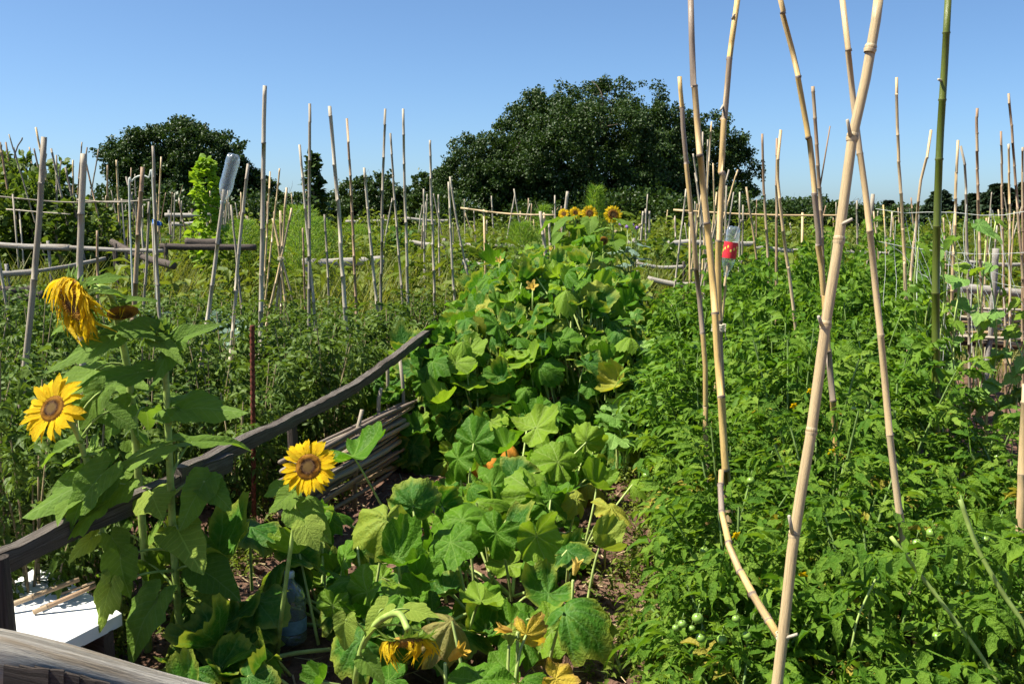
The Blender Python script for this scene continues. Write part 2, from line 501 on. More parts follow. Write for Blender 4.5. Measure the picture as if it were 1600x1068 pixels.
MT['purple'] = plainmat('purple_thistle', (0.26, 0.15, 0.42), 0.7, 0.4, 60)
MT['tomato_fruit'] = plainmat('green_tomato', (0.20, 0.33, 0.055), 0.3, 0.2, 10, 0.0, 0.5)
MT['pumpkin'] = plainmat('pumpkin_skin', (0.62, 0.24, 0.03), 0.45, 0.2, 14)
MT['cane_tan'] = canemat('cane_tan', (0.60, 0.43, 0.22), (0.53, 0.40, 0.24), (0.34, 0.24, 0.14), 0.38)
MT['cane_pale'] = canemat('cane_pale', (0.56, 0.44, 0.26), (0.50, 0.37, 0.20), (0.33, 0.23, 0.12), 0.36)
MT['cane_gold'] = canemat('cane_gold', (0.62, 0.42, 0.15), (0.27, 0.21, 0.16), (0.22, 0.15, 0.10), 0.4)
MT['cane_grey'] = canemat('cane_grey', (0.35, 0.30, 0.225), (0.28, 0.24, 0.18), (0.15, 0.12, 0.09), 0.6)
MT['cane_white'] = canemat('cane_bleached', (0.48, 0.42, 0.32), (0.40, 0.34, 0.26), (0.22, 0.18, 0.13), 0.6)
MT['cane_brown'] = canemat('cane_brown', (0.34, 0.22, 0.13), (0.42, 0.31, 0.19), (0.16, 0.10, 0.07), 0.55)
MT['cane_dark'] = canemat('cane_dark', (0.19, 0.15, 0.12), (0.30, 0.25, 0.20), (0.08, 0.06, 0.05), 0.7)
MT['cane_green'] = canemat('bamboo_green', (0.085, 0.115, 0.012), (0.115, 0.14, 0.018), (0.06, 0.06, 0.02), 0.35)
MT['timber'] = woodmat('weathered_timber', (0.30, 0.275, 0.24), (0.42, 0.39, 0.35), (0.22, 0.17, 0.12))
MT['timber_pale'] = woodmat('silvered_timber', (0.34, 0.31, 0.265), (0.46, 0.43, 0.375), (0.26, 0.21, 0.15))
MT['timber_dark'] = woodmat('dark_timber', (0.07, 0.055, 0.045), (0.125, 0.10, 0.085), (0.045, 0.036, 0.03))
MT['timber_plank_shaded'] = woodmat('plank_timber_shaded', (0.085, 0.070, 0.058), (0.20, 0.175, 0.15), (0.06, 0.045, 0.035))  # weathered grain, base darkened to stand in for shade on the plank faces
MT['rust'] = plainmat('rusted_iron', (0.13, 0.035, 0.018), 0.85, 0.5, 80, 0.6)
MT['foam'] = plainmat('white_board', (0.80, 0.80, 0.79), 0.55, 0.07, 5, 0.15)
MT['twine'] = plainmat('twine', (0.62, 0.56, 0.40), 0.8, 0.2, 40)
MT['net_white'] = plainmat('white_netting', (0.70, 0.72, 0.66), 0.6, 0.1, 10)
MT['net_teal'] = plainmat('teal_netting', (0.03, 0.16, 0.10), 0.6, 0.3, 10)
MT['hose'] = plainmat('pale_hoop', (0.62, 0.64, 0.55), 0.4, 0.1, 10)
MT['blue'] = plainmat('blue_plastic', (0.06, 0.20, 0.62), 0.4, 0.1, 10)
MT['clear'] = plasticmat('clear_plastic', (0.70, 0.78, 0.84), 0.14)
MT['clear_blue'] = plasticmat('bluish_plastic', (0.55, 0.68, 0.80), 0.32)
MT['band'] = plainmat('label_band', (0.22, 0.36, 0.55), 0.4, 0.15, 30)
MT['red_label'] = plainmat('red_sleeve', (0.62, 0.03, 0.04), 0.35, 0.15, 20)
MT['yellow_print'] = plainmat('yellow_print', (0.80, 0.60, 0.10), 0.4, 0.1, 20)
MT['cap'] = plainmat('bottle_cap', (0.60, 0.66, 0.72), 0.4, 0.05, 20)
# ================================================================== ground
def soilmat():
    m, nt = newmat('garden_soil')
    N = NT(nt)
    ge = N.n('ShaderNodeNewGeometry')
    pos = ge.outputs['Position']
    sx = N.n('ShaderNodeSeparateXYZ'); N.l(pos, sx.inputs[0])
    n1 = N.noise(pos, 1.3, 4); n2 = N.noise(pos, 14, 6, 0.7); n3 = N.noise(pos, 60, 4, 0.7)
    col = N.mix(N.ramp(n2, 0.3, 0.7), (0.085, 0.048, 0.034), (0.215, 0.125, 0.088))
    col = N.mix(N.math('MULTIPLY', N.ramp(n1, 0.45, 0.65), 0.5), col, (0.25, 0.155, 0.108))
    col = N.mix(N.math('MULTIPLY', N.ramp(n3, 0.62, 0.75), 0.35), col, (0.36, 0.29, 0.20))
    gr = N.mix(N.ramp(n2, 0.35, 0.65), (0.09, 0.115, 0.03), (0.22, 0.20, 0.07))
    f = N.ramp(N.math('ADD', sx.outputs[1], N.math('MULTIPLY', n1, 5)), 12.5, 15)
    col = N.mix(f, col, gr)
    bs = N.n('ShaderNodeBsdfPrincipled')
    N.l(col, bs.inputs['Base Color']); bs.inputs['Roughness'].default_value = 0.95
    bs.inputs['Specular IOR Level'].default_value = 0.1
    bn = N.n('ShaderNodeBump'); bn.inputs['Strength'].default_value = 0.9; bn.inputs['Distance'].default_value = 0.03
    N.l(N.math('ADD', n2, N.math('MULTIPLY', n3, 0.5)), bn.inputs['Height']); N.l(bn.outputs[0], bs.inputs['Normal'])
    o = N.n('ShaderNodeOutputMaterial'); N.l(bs.outputs[0], o.inputs[0])
    return m
MT['soil'] = soilmat()
def gheight(x, y):
    x = np.asarray(x, float); y = np.asarray(y, float)
    t = np.clip((y - 12) / 30, 0, 1)
    g = 0.8 * t * t * (3 - 2 * t)
    near = np.clip((14 - y) / 4, 0, 1)
    return g + near * (0.10 * vnoise(x * 1.7, y * 1.7) + 0.055 * vnoise(x * 6 + 9, y * 6) + 0.028 * vnoise(x * 17, y * 17 + 5))
xs = np.concatenate([-np.geomspace(1500, 5, 26)[:-1], np.linspace(-5, 5, 190), np.geomspace(5, 1500, 26)[1:]])
ys = np.concatenate([[-60, -10], np.linspace(0.5, 12, 220), np.geomspace(12, 2500, 50)[1:]])
gx, gy = np.meshgrid(xs, ys)
V = np.stack([gx.ravel(), gy.ravel(), gheight(gx, gy).ravel()], 1)
nx, ny = len(xs), len(ys)
ii, jj = np.meshgrid(np.arange(nx - 1), np.arange(ny - 1))
q0 = (jj * nx + ii).ravel()
Q = np.stack([q0, q0 + 1, q0 + nx + 1, q0 + nx], 1)
ground = link('ground', mesh_np('ground', V, Q, [MT['soil']]))
tag(ground, 'reddish brown garden soil of the allotment beds and weedy ground beyond', 'ground', kind='structure')
# clods of soil
ico = bpy.data.meshes.new('tmp')
import bmesh
_b = bmesh.new(); bmesh.ops.create_icosphere(_b, subdivisions=1, radius=1.0); _b.to_mesh(ico); _b.free()
IV = np.array([v.co[:] for v in ico.vertices]); IT = np.array([p.vertices[:] for p in ico.polygons])
_b = bmesh.new(); bmesh.ops.create_icosphere(_b, subdivisions=2, radius=1.0); ico2 = bpy.data.meshes.new('tmp2'); _b.to_mesh(ico2); _b.free()
IV2 = np.array([v.co[:] for v in ico2.vertices]); IT2 = np.array([p.vertices[:] for p in ico2.polygons])
rg = np.random.default_rng(3)
tp = []
for k in range(6):
    v = IV * (1 + 0.35 * rg.normal(size=(len(IV), 1)) * 0.6) * np.array([1, rg.uniform(.6, 1), rg.uniform(.45, .8)])
    tp.append((v, None, IT, np.zeros((len(v), 3))))
n = 5200
cx = np.concatenate([rg.uniform(-2.6, 1.4, n), rg.uniform(0.2, 1.0, 1800)]); cyy = np.concatenate([rg.uniform(2.6, 8.5, n), rg.uniform(3.0, 8, 1800)])
s = np.clip(rg.lognormal(math.log(0.012), 0.55, len(cx)), 0.004, 0.05)
pz = gheight(cx, cyy) + s * 0.2
Vv, Qq, Tt, Aa = scatter(tp, np.stack([cx, cyy, pz], 1), rdir(rg, len(cx)), np.tile([0, 0, 1.0], (len(cx), 1)) + 0.4 * rdir(rg, len(cx)), s, rg)
tag(link('soil_crumbs', mesh_np('soil_crumbs', Vv, Tt, [MT['soil']], False)), 'crumbs and clods of red brown soil lying between the beds', 'soil', kind='stuff')
# dry straw and leaf litter on the soil
n = 2600
cx = rg.uniform(-2.4, 1.3, n); cyy = rg.uniform(2.8, 8.5, n)
L = rg.uniform(0.03, 0.12, n)
sv = np.array([[-.03, 0, 0], [.03, 0, 0], [.03, 1, .02], [-.03, 1, .02]]); sq = np.array([[0, 1, 2, 3]])
dr = np.stack([rg.normal(size=n), rg.normal(size=n), rg.normal(size=n) * .15], 1)
Vv, Qq, Tt, Aa = scatter([(sv, sq, None, np.zeros((4, 3)))], np.stack([cx, cyy, gheight(cx, cyy) + 0.012], 1), dr, np.tile([0, 0, 1.0], (n, 1)) + .5 * rdir(rg, n), L, rg)
MT['straw'] = plainmat('straw', (0.40, 0.31, 0.17), 0.7, 0.4, 8)
tag(link('straw_litter', mesh_np('straw_litter', Vv, Qq, [MT['straw']], False)), 'dry straw bits and withered stalks littering the soil', 'litter', kind='stuff')

# ================================================================== trees behind the allotments
leafq = np.array([[0, 0, 0], [.42, .45, .10], [0, 1.0, -.12], [-.42, .45, .10]]); leafqq = np.array([[0, 1, 2, 3]])
LEAF4 = [(leafq, leafqq, None, np.zeros((4, 3)))]
lf6 = np.array([[0, 0, 0], [.36, .25, .09], [.30, .68, .05], [0, 1, -.12], [-.30, .68, .05], [-.36, .25, .09]])
LEAF6 = [(lf6, np.array([[0, 1, 2, 5], [2, 3, 4, 5]]), None, np.zeros((6, 3)))]
def branchy(rg, base, top, r0, n_limb, spread, up=0.5):
    g = Geo()
    tr = catmull([base, (np.array(base) * .5 + np.array(top) * .5) + rg.normal(size=3) * .05 * spread, top], 5)
    rr = np.linspace(r0, r0 * .25, len(tr))
    g.add(*tube(tr, rr, 8))
    for k in range(n_limb):
        i = rg.integers(2, len(tr) - 1)
        a = rg.uniform(0, 2 * math.pi)
        d = np.array([math.cos(a), math.sin(a), rg.uniform(.2, 1.1) * up * 2])
        e = tr[i] + d * spread * rg.uniform(.5, .95)
        mid = (tr[i] + e) / 2 + np.array([0, 0, .12 * spread])
        pts = bez(tr[i], mid, e, 6)
        g.add(*tube(pts, np.linspace(rr[i] * .55, rr[i] * .1, 6), 6))
        for q in range(3):
            j = rg.integers(2, 6)
            e2 = pts[j] + unit(rdir(rg, 1)[0] + np.array([0, 0, .4])) * spread * .35
            g.add(*tube(bez(pts[j], (pts[j] + e2) / 2 + .05 * spread, e2, 4), np.linspace(rr[i] * .22, rr[i] * .05, 4), 5))
    return g
def broadleaf(name, cx, Y, w, h, label, seed, nleaf=26000, leaf=0.17, mat='oak', group=None, low=0.03, depth=0.8, lean=0.0):
    rg = np.random.default_rng(abs(int(seed)))
    z0 = float(gz(Y))
    root = empty(name, (cx, Y, z0), label, 'tree', group)
    g = branchy(rg, (0, 0, -.2), (lean * w, 0, h * .72), 0.035 * h + .05, 9, w * .36)
    link('trunk', g.mesh('trunk', [MT['bark']]), root)
    a, b, c = w / 2, w / 2 * depth, h * (1 - low) / 2
    cen = np.array([0, 0, h * low + c])
    nc = int(220 + nleaf / 110)
    d = rdir(rg, nc)
    lump = 1 + .10 * np.sin(d[:, 0] * 4.1 + seed) * np.cos(d[:, 2] * 4.7 + seed * 2) + .12 * np.sin(d[:, 1] * 7 + seed)
    rr = np.where(rg.random(nc) < .74, rg.uniform(.84, .98, nc), rg.uniform(.3, .8, nc)) * lump
    dz = d[:, 2].copy()
    shape = np.stack([d[:, 0] * a, d[:, 1] * b, dz * c], 1)
    shape[:, :2] *= np.where(dz < 0, 1.0 / np.sqrt(np.maximum(.25, 1 - .75 * dz ** 2)), 1.0)[:, None]
    C = cen + shape * rr[:, None]
    cs = rg.uniform(.40, 1.0, nc) * (w / 11) ** .5 * .58
    k = rg.choice(nc, nleaf, p=cs ** 2 / np.sum(cs ** 2))
    off = rdir(rg, nleaf) * (rg.random(nleaf) ** .45)[:, None] * cs[k][:, None] * np.array([1, 1, .75])
    pos = C[k] + off
    # sprigs that stick out of the outline
    ns = int(nleaf * .02)
    sp = rg.choice(nc, 90)
    ks = rg.integers(0, 90, ns)
    od = unit(C[sp] - cen + np.array([0, 0, .3 * c]))
    pos2 = C[sp][ks] + od[ks] * (cs[sp][ks] * rg.uniform(.6, 1.35, ns))[:, None] + rg.normal(size=(ns, 3)) * .07 * (w / 11) ** .5
    pos = np.concatenate([pos, pos2])
    pos = pos[pos[:, 2] > .25]
    m = len(pos)
    nrm = unit(pos - cen) * .5 + rdir(rg, m) + np.array([0, 0, .5])
    V, Q, T, A = scatter(LEAF4, pos, rdir(rg, m), nrm, rg.uniform(.7, 1.3, m) * leaf, rg)
    o = link('crown', mesh_np('crown', V, Q, [MT[mat]], False), root)
    return root
def Xat(px, Y): return (px - 800) / FPX * Y
def Hat(py, Y): return P(800, py, Y).z - gz(Y)
G_TREES = 'broadleaf trees beyond the allotments'
broadleaf('oak_tree', Xat(922, 45), 45, 10.1, Hat(130, 45), 'large dark oak with a broad dome crown behind the four sunflowers', 21, 120000, .115, group=G_TREES)
broadleaf('oak_tree', Xat(1078, 47), 47, 5.6, Hat(184, 47), 'dark oak merging into the large domed oak, behind the tall tied canes', 22, 52000, .115, group=G_TREES)
broadleaf('oak_tree', Xat(778, 44), 44, 5.4, Hat(210, 44), 'lower dark oak shoulder on the side of the big oak nearer the bottle stake', 23, 44000, .11, group=G_TREES)
broadleaf('oak_tree', Xat(283, 42), 42, 5.7, Hat(190, 42), 'round dark tree standing alone behind the inverted bottle stake', 24, 70000, .11, group=G_TREES, low=.1)
broadleaf('oak_tree', Xat(392, 43), 43, 2.6, Hat(262, 43), 'small dark bushy tree at the foot of the round dark tree', 25, 8000, .15, group=G_TREES)
broadleaf('far_tree', Xat(582, 62), 62, 4.9, Hat(274, 62), 'rounded greyish green tree far behind the row of tall stakes', 26, 11000, .19, 'oak', group=G_TREES)
broadleaf('far_tree', Xat(676, 52), 52, 2.6, Hat(272, 52), 'small dark tree between the greyish tree and the big oak', 27, 7000, .17, group=G_TREES)
G_FAR = 'low trees along the horizon'
for i, (px, py, Y, w) in enumerate([(535, 305, 66, 4.0), (640, 300, 66, 3.0), (450, 300, 64, 4.4), (120, 318, 60, 6), (30, 315, 60, 6), (1212, 318, 70, 5), (1252, 308, 74, 6), (1308, 318, 70, 5), (1420, 322, 72, 5), (1345, 326, 78, 7), (1395, 318, 84, 5.5)]):
    broadleaf('far_tree', Xat(px, Y), Y, w, Hat(py, Y), 'low dark tree in the far line along the horizon', 40 + i, 4200, .22, group=G_FAR)
def conifer(px, py, Y, w, label, seed, n=9000):
    rg = np.random.default_rng(abs(int(seed)))
    h = Hat(py, Y); X = Xat(px, Y)
    root = empty('conifer_tree', (X, Y, gz(Y)), label, 'tree', 'conifers along the horizon')
    g = Geo(); g.add(*tube([(0, 0, -.2), (0, 0, h * .5), (0, 0, h * .97)], [.16, .1, .02], 7)); link('trunk', g.mesh('trunk', [MT['bark']]), root)
    t = rg.random(n) ** .7
    lev = np.floor(t * 13) / 13
    a = rg.uniform(0, 2 * math.pi, n)
    rad = (1 - lev) ** .8 * w / 2 * rg.random(n) ** .5 * (1 + .25 * np.sin(a * 3 + lev * 40))
    z = h * .08 + h * .92 * lev + (rg.random(n) - .5) * h * .05 - rad * .18
    pos = np.stack([np.cos(a) * rad, np.sin(a) * rad, z], 1)
    tip = np.stack([np.cos(a), np.sin(a), -.25 + 0 * a], 1) + .5 * rdir(rg, n)
    V, Q, T, A = scatter(LEAF4, pos, tip, np.tile([0, 0, 1.], (n, 1)) + .5 * rdir(rg, n), rg.uniform(.2, .42, n), rg)
    link('crown', mesh_np('crown', V, Q, [MT['conifer']], False), root)
for i, (px, py, Y, w, lb) in enumerate([
        (1462, 296, 60, 3.0, 'dark conifer just behind the green bamboo pole'), (1553, 284, 62, 4.4, 'tall dark conifer behind the thin brown stakes, the tallest conifer'),
        (1596, 282, 64, 3.6, 'dark conifer at the very edge, beside the tallest conifer'), (1516, 300, 70, 3.2, 'smaller dark conifer between the bamboo pole and the tallest conifer'),
        (1383, 312, 75, 1.3, 'narrow dark conifer rising from the far tree line'), (1178, 312, 66, 2.0, 'small dark conifer at the edge of the big oak')]):
    conifer(px, py, Y, w, lb, 70 + i)
# ================================================================== fences and timber
def rough_log(pts, r, n=12, seed=0, squash=1.0, knob=.12, per=7):
    seed = abs(int(seed))
    rg = np.random.default_rng(abs(int(seed)))
    c = catmull(pts, per)
    m = len(c)
    L = np.concatenate([[0], np.cumsum(np.linalg.norm(np.diff(c, axis=0), axis=1))])
    th = np.arange(n) * 2 * math.pi / n
    rr = np.full((m, n), float(r)) if np.ndim(r) == 0 else np.repeat(np.interp(np.linspace(0, 1, m), np.linspace(0, 1, len(r)), r)[:, None], n, 1)
    ll, tt = np.meshgrid(L / (rr.mean() * 5), th, indexing='ij')
    rr = rr * (1 + knob * 2 * vnoise(ll * 1.1 + seed * 7, np.cos(tt) * 1.6 + 5 + seed) + knob * 1.6 * vnoise(ll * .4 + 3, np.sin(tt) * 2.4 + seed * 3))
    return tube(c, rr, n, True, None, squash)
def board(p0, p1, wv, thick, seed=0, n=10, rag=.015, curve=None):
    """plank with ragged edges from p0 to p1 (centre line points), wv = width vector"""
    rg = np.random.default_rng(abs(int(seed)))
    c = catmull([p0] + (curve or []) + [p1], max(3, n // (1 + len(curve or []))))
    m = len(c)
    wv = np.array(wv, float); W = np.linalg.norm(wv); wd = wv / W
    t, _, _ = frames(c)
    nd = unit(np.cross(t, wd))
    L = np.concatenate([[0], np.cumsum(np.linalg.norm(np.diff(c, axis=0), axis=1))])
    e1 = W / 2 + rag * 2 * vnoise(L * 7 + seed, L * 0 + 1) + rag * vnoise(L * 23, L * 0 + 4 + seed)
    e2 = W / 2 + rag * 2 * vnoise(L * 6 + 9, L * 0 + seed) + rag * vnoise(L * 21, L * 0 + 7)
    rows = []
    prof = [(-1, 0.45, 1), (-1, -0.45, 1), (0, -.5, 0), (1, -0.45, 1), (1, 0.45, 1), (0, .5, 0)]
    for s_, t_, e in prof:
        ee = np.where(s_ < 0, e1, e2) if e else 0
        rows.append(c + wd * (s_ * (ee if e else 0))[:, None] if e else c + 0)
        rows[-1] = rows[-1] + nd * t_ * thick
    V = np.stack(rows, 1).reshape(-1, 3)
    k = len(prof); Q = []
    for i in range(m - 1):
        for j in range(k):
            j2 = (j + 1) % k
            Q.append((i * k + j, i * k + j2, (i + 1) * k + j2, (i + 1) * k + j))
    Q.append((2, 1, 0, 5)); Q.append((5, 4, 3, 2))
    b = (m - 1) * k
    Q.append((b + 5, b, b + 1, b + 2)); Q.append((b + 2, b + 3, b + 4, b + 5))
    A = np.zeros((len(V), 3)); A[:, 0] = np.repeat(L, k); A[:, 2] = np.tile([0, .6, 1.5, 2.6, 3.2, 4.6], m)
    return V, np.array(Q), None, A
def gp(px, py, z=0.0):
    d = ray(px, py); return EYE + d * ((z - EYE.z) / d.z)

# ---- plank fence with cane edging beside the squash
fr = empty('plank_fence', (-1.0, 4.8, 0), 'weathered plank fence, coloured dark for its shaded face, running between the sunflowers and the squash', 'fence')
def fpart(name, g, m): return link(name, g.mesh(name, [MT[m]], False), fr)
pl = [P(-60, 905, 2.85), P(120, 822, 3.25), P(322, 735, 3.95), P(455, 668, 4.85), P(560, 606, 5.8), P(625, 565, 6.45), P(668, 520, 6.95)]
upv = Vector((0.10, -0.03, 0.17))
g = Geo(); g.add(*board(local([pl[0]], fr)[0], local([pl[2] + Vector((.05, .15, .0))], fr)[0], Vector((.01, 0, .075)), .045, 2, 50, .008, [local([pl[1]], fr)[0]])); fpart('plank', g, 'timber_plank_shaded')
g = Geo(); g.add(*board(local([pl[2] + Vector((-.05, -.2, .035))], fr)[0], local([pl[6]], fr)[0], Vector((.01, 0, .060)), .042, 5, 90, .006, [local([pl[2].lerp(pl[6], .5) + Vector((0, 0, -.045))], fr)[0]])); fpart('plank', g, 'timber_plank_shaded')
for (px, py, Y, top, r, sd) in [(-6, 880, 2.92, .80, .04, 1), (670, 517, 7.0, .98, .04, 2), (455, 655, 4.95, .72, .028, 3)]:
    p = P(px, py, Y)
    g = Geo(); g.add(*rough_log(local([(p.x, p.y, -.1), (p.x + .01, p.y, p.z * .5), (p.x, p.y, p.z + .02)], fr), r, 9, sd)); fpart('post', g, 'timber_dark')
# little pegs that hold the edging
for (px, py, px2, py2, Y) in [(596, 606, 588, 640, 6.2), (625, 560, 634, 640, 6.5), (566, 640, 552, 700, 5.6), (606, 560, 606, 600, 6.6)]:
    a, b = P(px, py, Y), P(px2, py2, Y)
    g = Geo(); g.add(*tube(local([a, a.lerp(b, .5), (b.x, b.y, 0.0)], fr), [.012, .013, .014], 7)); link('peg', g.mesh('peg', [MT['cane_grey']]), fr)

# ---- heavy log rail across the corner
lr = empty('log_rail', P(150, 1040, 2.3), 'thick grey split log rail lying across the nearest corner, bark flaking', 'rail')
g = Geo()
V, Q, T, A = rough_log(local([P(-160, 1012, 2.2), P(20, 1040, 2.25), P(190, 1078, 2.32), P(400, 1126, 2.4), P(520, 1160, 2.45)], lr), [.082, .078, .072, .062, .058], 30, 4, .9, .15, 22)
g.add(V, Q, T, A); link('log', g.mesh('log', [MT['timber_pale']]), lr)
rg = np.random.default_rng(8)
for k in range(7):
    px = 6 + k * 24
    a = P(px, 1050 + k * 5, 2.165 + .012 * k); b = P(px + 70, 1066 + k * 7, 2.185 + .012 * k)
    g = Geo(); g.add(*board(local([a], lr)[0], local([b], lr)[0], Vector((0.0, .01, .055 + .01 * (k % 3))), .012, 30 + k, 8, .008)); link('bark_strip', g.mesh('bark_strip', [MT['timber_dark']], False), lr)
pst = [P(130, 1090, 2.4)]
for px in (-40, 470):
    q = P(px, 1010 if px < 0 else 1150, 2.3 if px < 0 else 2.45)
    g = Geo(); g.add(*rough_log(local([(q.x, q.y + .02, -.1), (q.x, q.y, q.z * .5), (q.x, q.y, q.z)], lr), .06, 9, px)); link('post', g.mesh('post', [MT['timber_dark']], False), lr)

# ---- white board lying in the corner, on two battens
bd_pts = [gp(-90, 975, .32), gp(62, 880, .32), gp(190, 955, .32), gp(98, 1002, .32)]
bc = sum((Vector(p) for p in bd_pts), Vector()) / 4
bd = empty('white_board', (bc.x, bc.y, .29), 'bright white foam board lying flat under the plank fence', 'board')
def slab(P4, z0, z1, bev=.006):
    c = np.mean(P4, 0)
    inn = c + (P4 - c) * (1 - bev / np.linalg.norm(P4 - c, axis=1).mean() * 2)
    rows = [np.c_[P4[:, :2], np.full(4, z0)], np.c_[P4[:, :2], np.full(4, z1 - bev)], np.c_[inn[:, :2], np.full(4, z1)]]
    V = np.concatenate(rows)
    Q = [(3, 2, 1, 0), (8, 9, 10, 11)]
    for r_ in range(2):
        for j in range(4): Q.append((r_ * 4 + j, r_ * 4 + (j + 1) % 4, (r_ + 1) * 4 + (j + 1) % 4, (r_ + 1) * 4 + j))
    return V, np.array(Q), None, None
P4 = local(bd_pts, bd)[::-1]
g = Geo(); g.add(*slab(P4, -.02, .03)); link('panel', g.mesh('panel', [MT['foam']], False), bd)
for k in (0.25, .75):
    a = P4[0] * (1 - k) + P4[1] * k; b = P4[3] * (1 - k) + P4[2] * k
    g = Geo(); g.add(*board((a[0], a[1], -.09), (b[0], b[1], -.09), (0, 0, .13), .04, 3, 6)); link('batten', g.mesh('batten', [MT['timber_dark']], False), bd)

# ---- far rail fences: post, rail
def rail_fence(label, rails, posts, mat='timber_pale', name='rail_fence', thick=.06):
    p0 = P(*rails[0][0]); root = empty(name, (p0.x, p0.y, gz(p0.y)), label, 'fence')
    for i, (a, b) in enumerate(rails):
        A_, B_ = P(*a), P(*b)
        mid = A_.lerp(B_, .5) + Vector((0, 0, -.03 + .02 * math.sin(i * 3 + a[0])))
        g = Geo(); g.add(*rough_log(local([A_, mid, B_], root), thick * (1 + .2 * math.sin(a[0])), 8, int(a[0]) % 50 + i, .8, .1, 6))
        link('rail', g.mesh('rail', [MT[mat]]), root)
    for i, (px, py, Y) in enumerate(posts):
        p = P(px, py, Y); g = Geo()
        g.add(*rough_log(local([(p.x, p.y, gz(p.y) - .1), (p.x + .02, p.y, (p.z + gz(p.y)) / 2), p], root), thick * .62, 8, i + int(px) % 40, 1, .1, 4))
        link('post', g.mesh('post', [MT['timber_dark' if i % 2 else mat]]), root)
rail_fence('grey log rail fence among weeds behind the tied cane tripod', [((472, 411, 17), (600, 406, 17.3))], [(478, 400, 17), (596, 400, 17.3)], thick=.07)
rail_fence('pale log fence running to the sunflower clump below the horizontal cane', [((640, 378, 24), (694, 381, 23.8)), ((690, 382, 23.8), (775, 384, 23.5)), ((770, 383, 23.4), (850, 385, 23))], [(694, 372, 23.8), (775, 376, 23.4), (848, 372, 23)], thick=.07)
rail_fence('short grey log rail in grass just beyond the squash mound', [((722, 410, 16), (800, 413, 16))], [(728, 404, 16.05), (796, 406, 16.05)], thick=.055)
rail_fence('silvery log fence crossing behind the tall tied canes', [((980, 379, 21), (1085, 378, 21)), ((1080, 379, 21), (1200, 381, 21)), ((1012, 389, 22), (1060, 391, 22))], [(990, 372, 21), (980, 380, 20.9), (1083, 370, 21), (1198, 374, 21)], thick=.065)
rail_fence('two silvery split rails low beside the clump of four sunflowers', [((992, 411, 15.5), (1072, 416, 15.4)), ((1012, 435, 13.2), (1098, 445, 13))], [(996, 404, 15.55), (1068, 408, 15.4), (1094, 436, 13.05)], thick=.034)
rail_fence('dark low log at the far end of the soil path', [((1020, 502, 10), (1070, 504, 10))], [(1024, 500, 10.05), (1066, 501, 10.05)], 'timber_dark', thick=.05)
rail_fence('long log rails beside the leafy bean rows, dark lower rail', [((-30, 381, 14.5), (110, 387, 14.2)), ((105, 386, 14.2), (255, 392, 14)), ((-30, 428, 13), (60, 424, 13.2)), ((55, 424, 13.2), (165, 404, 14))], [(75, 376, 14.3), (180, 380, 14.1), (10, 412, 13.1)], 'timber', thick=.036)
rail_fence('dark old plank rails near the nearest thick stake', [((-30, 455, 11), (60, 452, 11.2)), ((-30, 466, 10.4), (70, 460, 10.8))], [(0, 446, 11), (52, 446, 11.2)], 'timber_dark', thick=.045)
rail_fence('fallen brown log leaning on dark timber by the compost heap', [((175, 378, 15), (272, 415, 13.2)), ((250, 385, 16), (400, 386, 16)), ((290, 378, 16.5), (345, 379, 16.5))], [(258, 380, 16), (178, 376, 15)], 'timber_dark', thick=.062)
rail_fence('pale rail fence behind the tomato bed, past the big oak', [((1180, 386, 20), (1300, 391, 20)), ((1294, 390, 20), (1400, 398, 20))], [(1192, 380, 20), (1296, 382, 20), (1398, 388, 20)], thick=.06)
rail_fence('thin pale rail above the wattle fence by the bamboo pole', [((1412, 410, 13), (1520, 409, 13)), ((1515, 409, 13), (1640, 409, 13))], [(1420, 402, 13), (1520, 400, 13), (1612, 402, 13)], 'cane_white' if False else 'timber_pale', thick=.022)
rail_fence('rough wooden fence in the far bean rows by the round dark tree', [((258, 336, 27), (340, 334, 27)), ((268, 350, 26), (305, 349, 26))], [(264, 328, 27), (300, 326, 27), (335, 328, 27)], thick=.06)
rail_fence('thin far rail fence behind the row of tall stakes', [((540, 346, 34), (640, 341, 34)), ((635, 341, 34), (705, 345, 34)), ((505, 362, 30), (560, 372, 28))], [(562, 340, 34), (606, 336, 34), (680, 338, 34), (540, 362, 29)], thick=.05)

# ---- wattle fence of stacked canes by the green bamboo pole
wf = empty('wattle_fence', P(1450, 545, 9.5), 'wattle fence of stacked pale canes between posts behind the green bamboo', 'fence')
wf.location.z = 0
def wpart(nm, g, m): return link(nm, g.mesh(nm, [MT[m]]), wf)
g = Geo(); g.add(*rough_log(local([P(1436, 448, 9.5), P(1530, 452, 9.4), P(1660, 464, 9.2)], wf), .042, 9, 3)); wpart('rail', g, 'timber')
g = Geo(); g.add(*rough_log(local([P(1430, 528, 9.6), P(1520, 534, 9.5), P(1660, 545, 9.3)], wf), .04, 9, 6)); wpart('rail', g, 'timber_dark')
for px, py, Y, r in [(1450, 446, 9.55, .075), (1457, 462, 9.45, .06), (1556, 388, 9.35, .03)]:
    p = P(px, py, Y); g = Geo(); g.add(*rough_log(local([(p.x - .03, p.y, -.1), (p.x, p.y, p.z * .5), p], wf), r, 9, int(px))); wpart('post', g, 'timber_dark' if r > .05 else 'timber')
rg = np.random.default_rng(5)
for k in range(15):
    y = 478 + k * 3.6
    a = P(1452 + rg.uniform(-14, 40), y + rg.uniform(-3, 3), 9.45 + rg.uniform(-.05, .05)); b = P(1640, y + 10 + rg.uniform(-8, 10), 9.25 + rg.uniform(-.05, .05))
    g = Geo(); g.add(*tube(local([a, a.lerp(b, .5) + Vector((0, 0, rg.uniform(-.02, .02))), b], wf), rg.uniform(.011, .018), 6)); wpart('cane', g, ['cane_white', 'cane_grey', 'cane_tan', 'cane_grey'][k % 4])

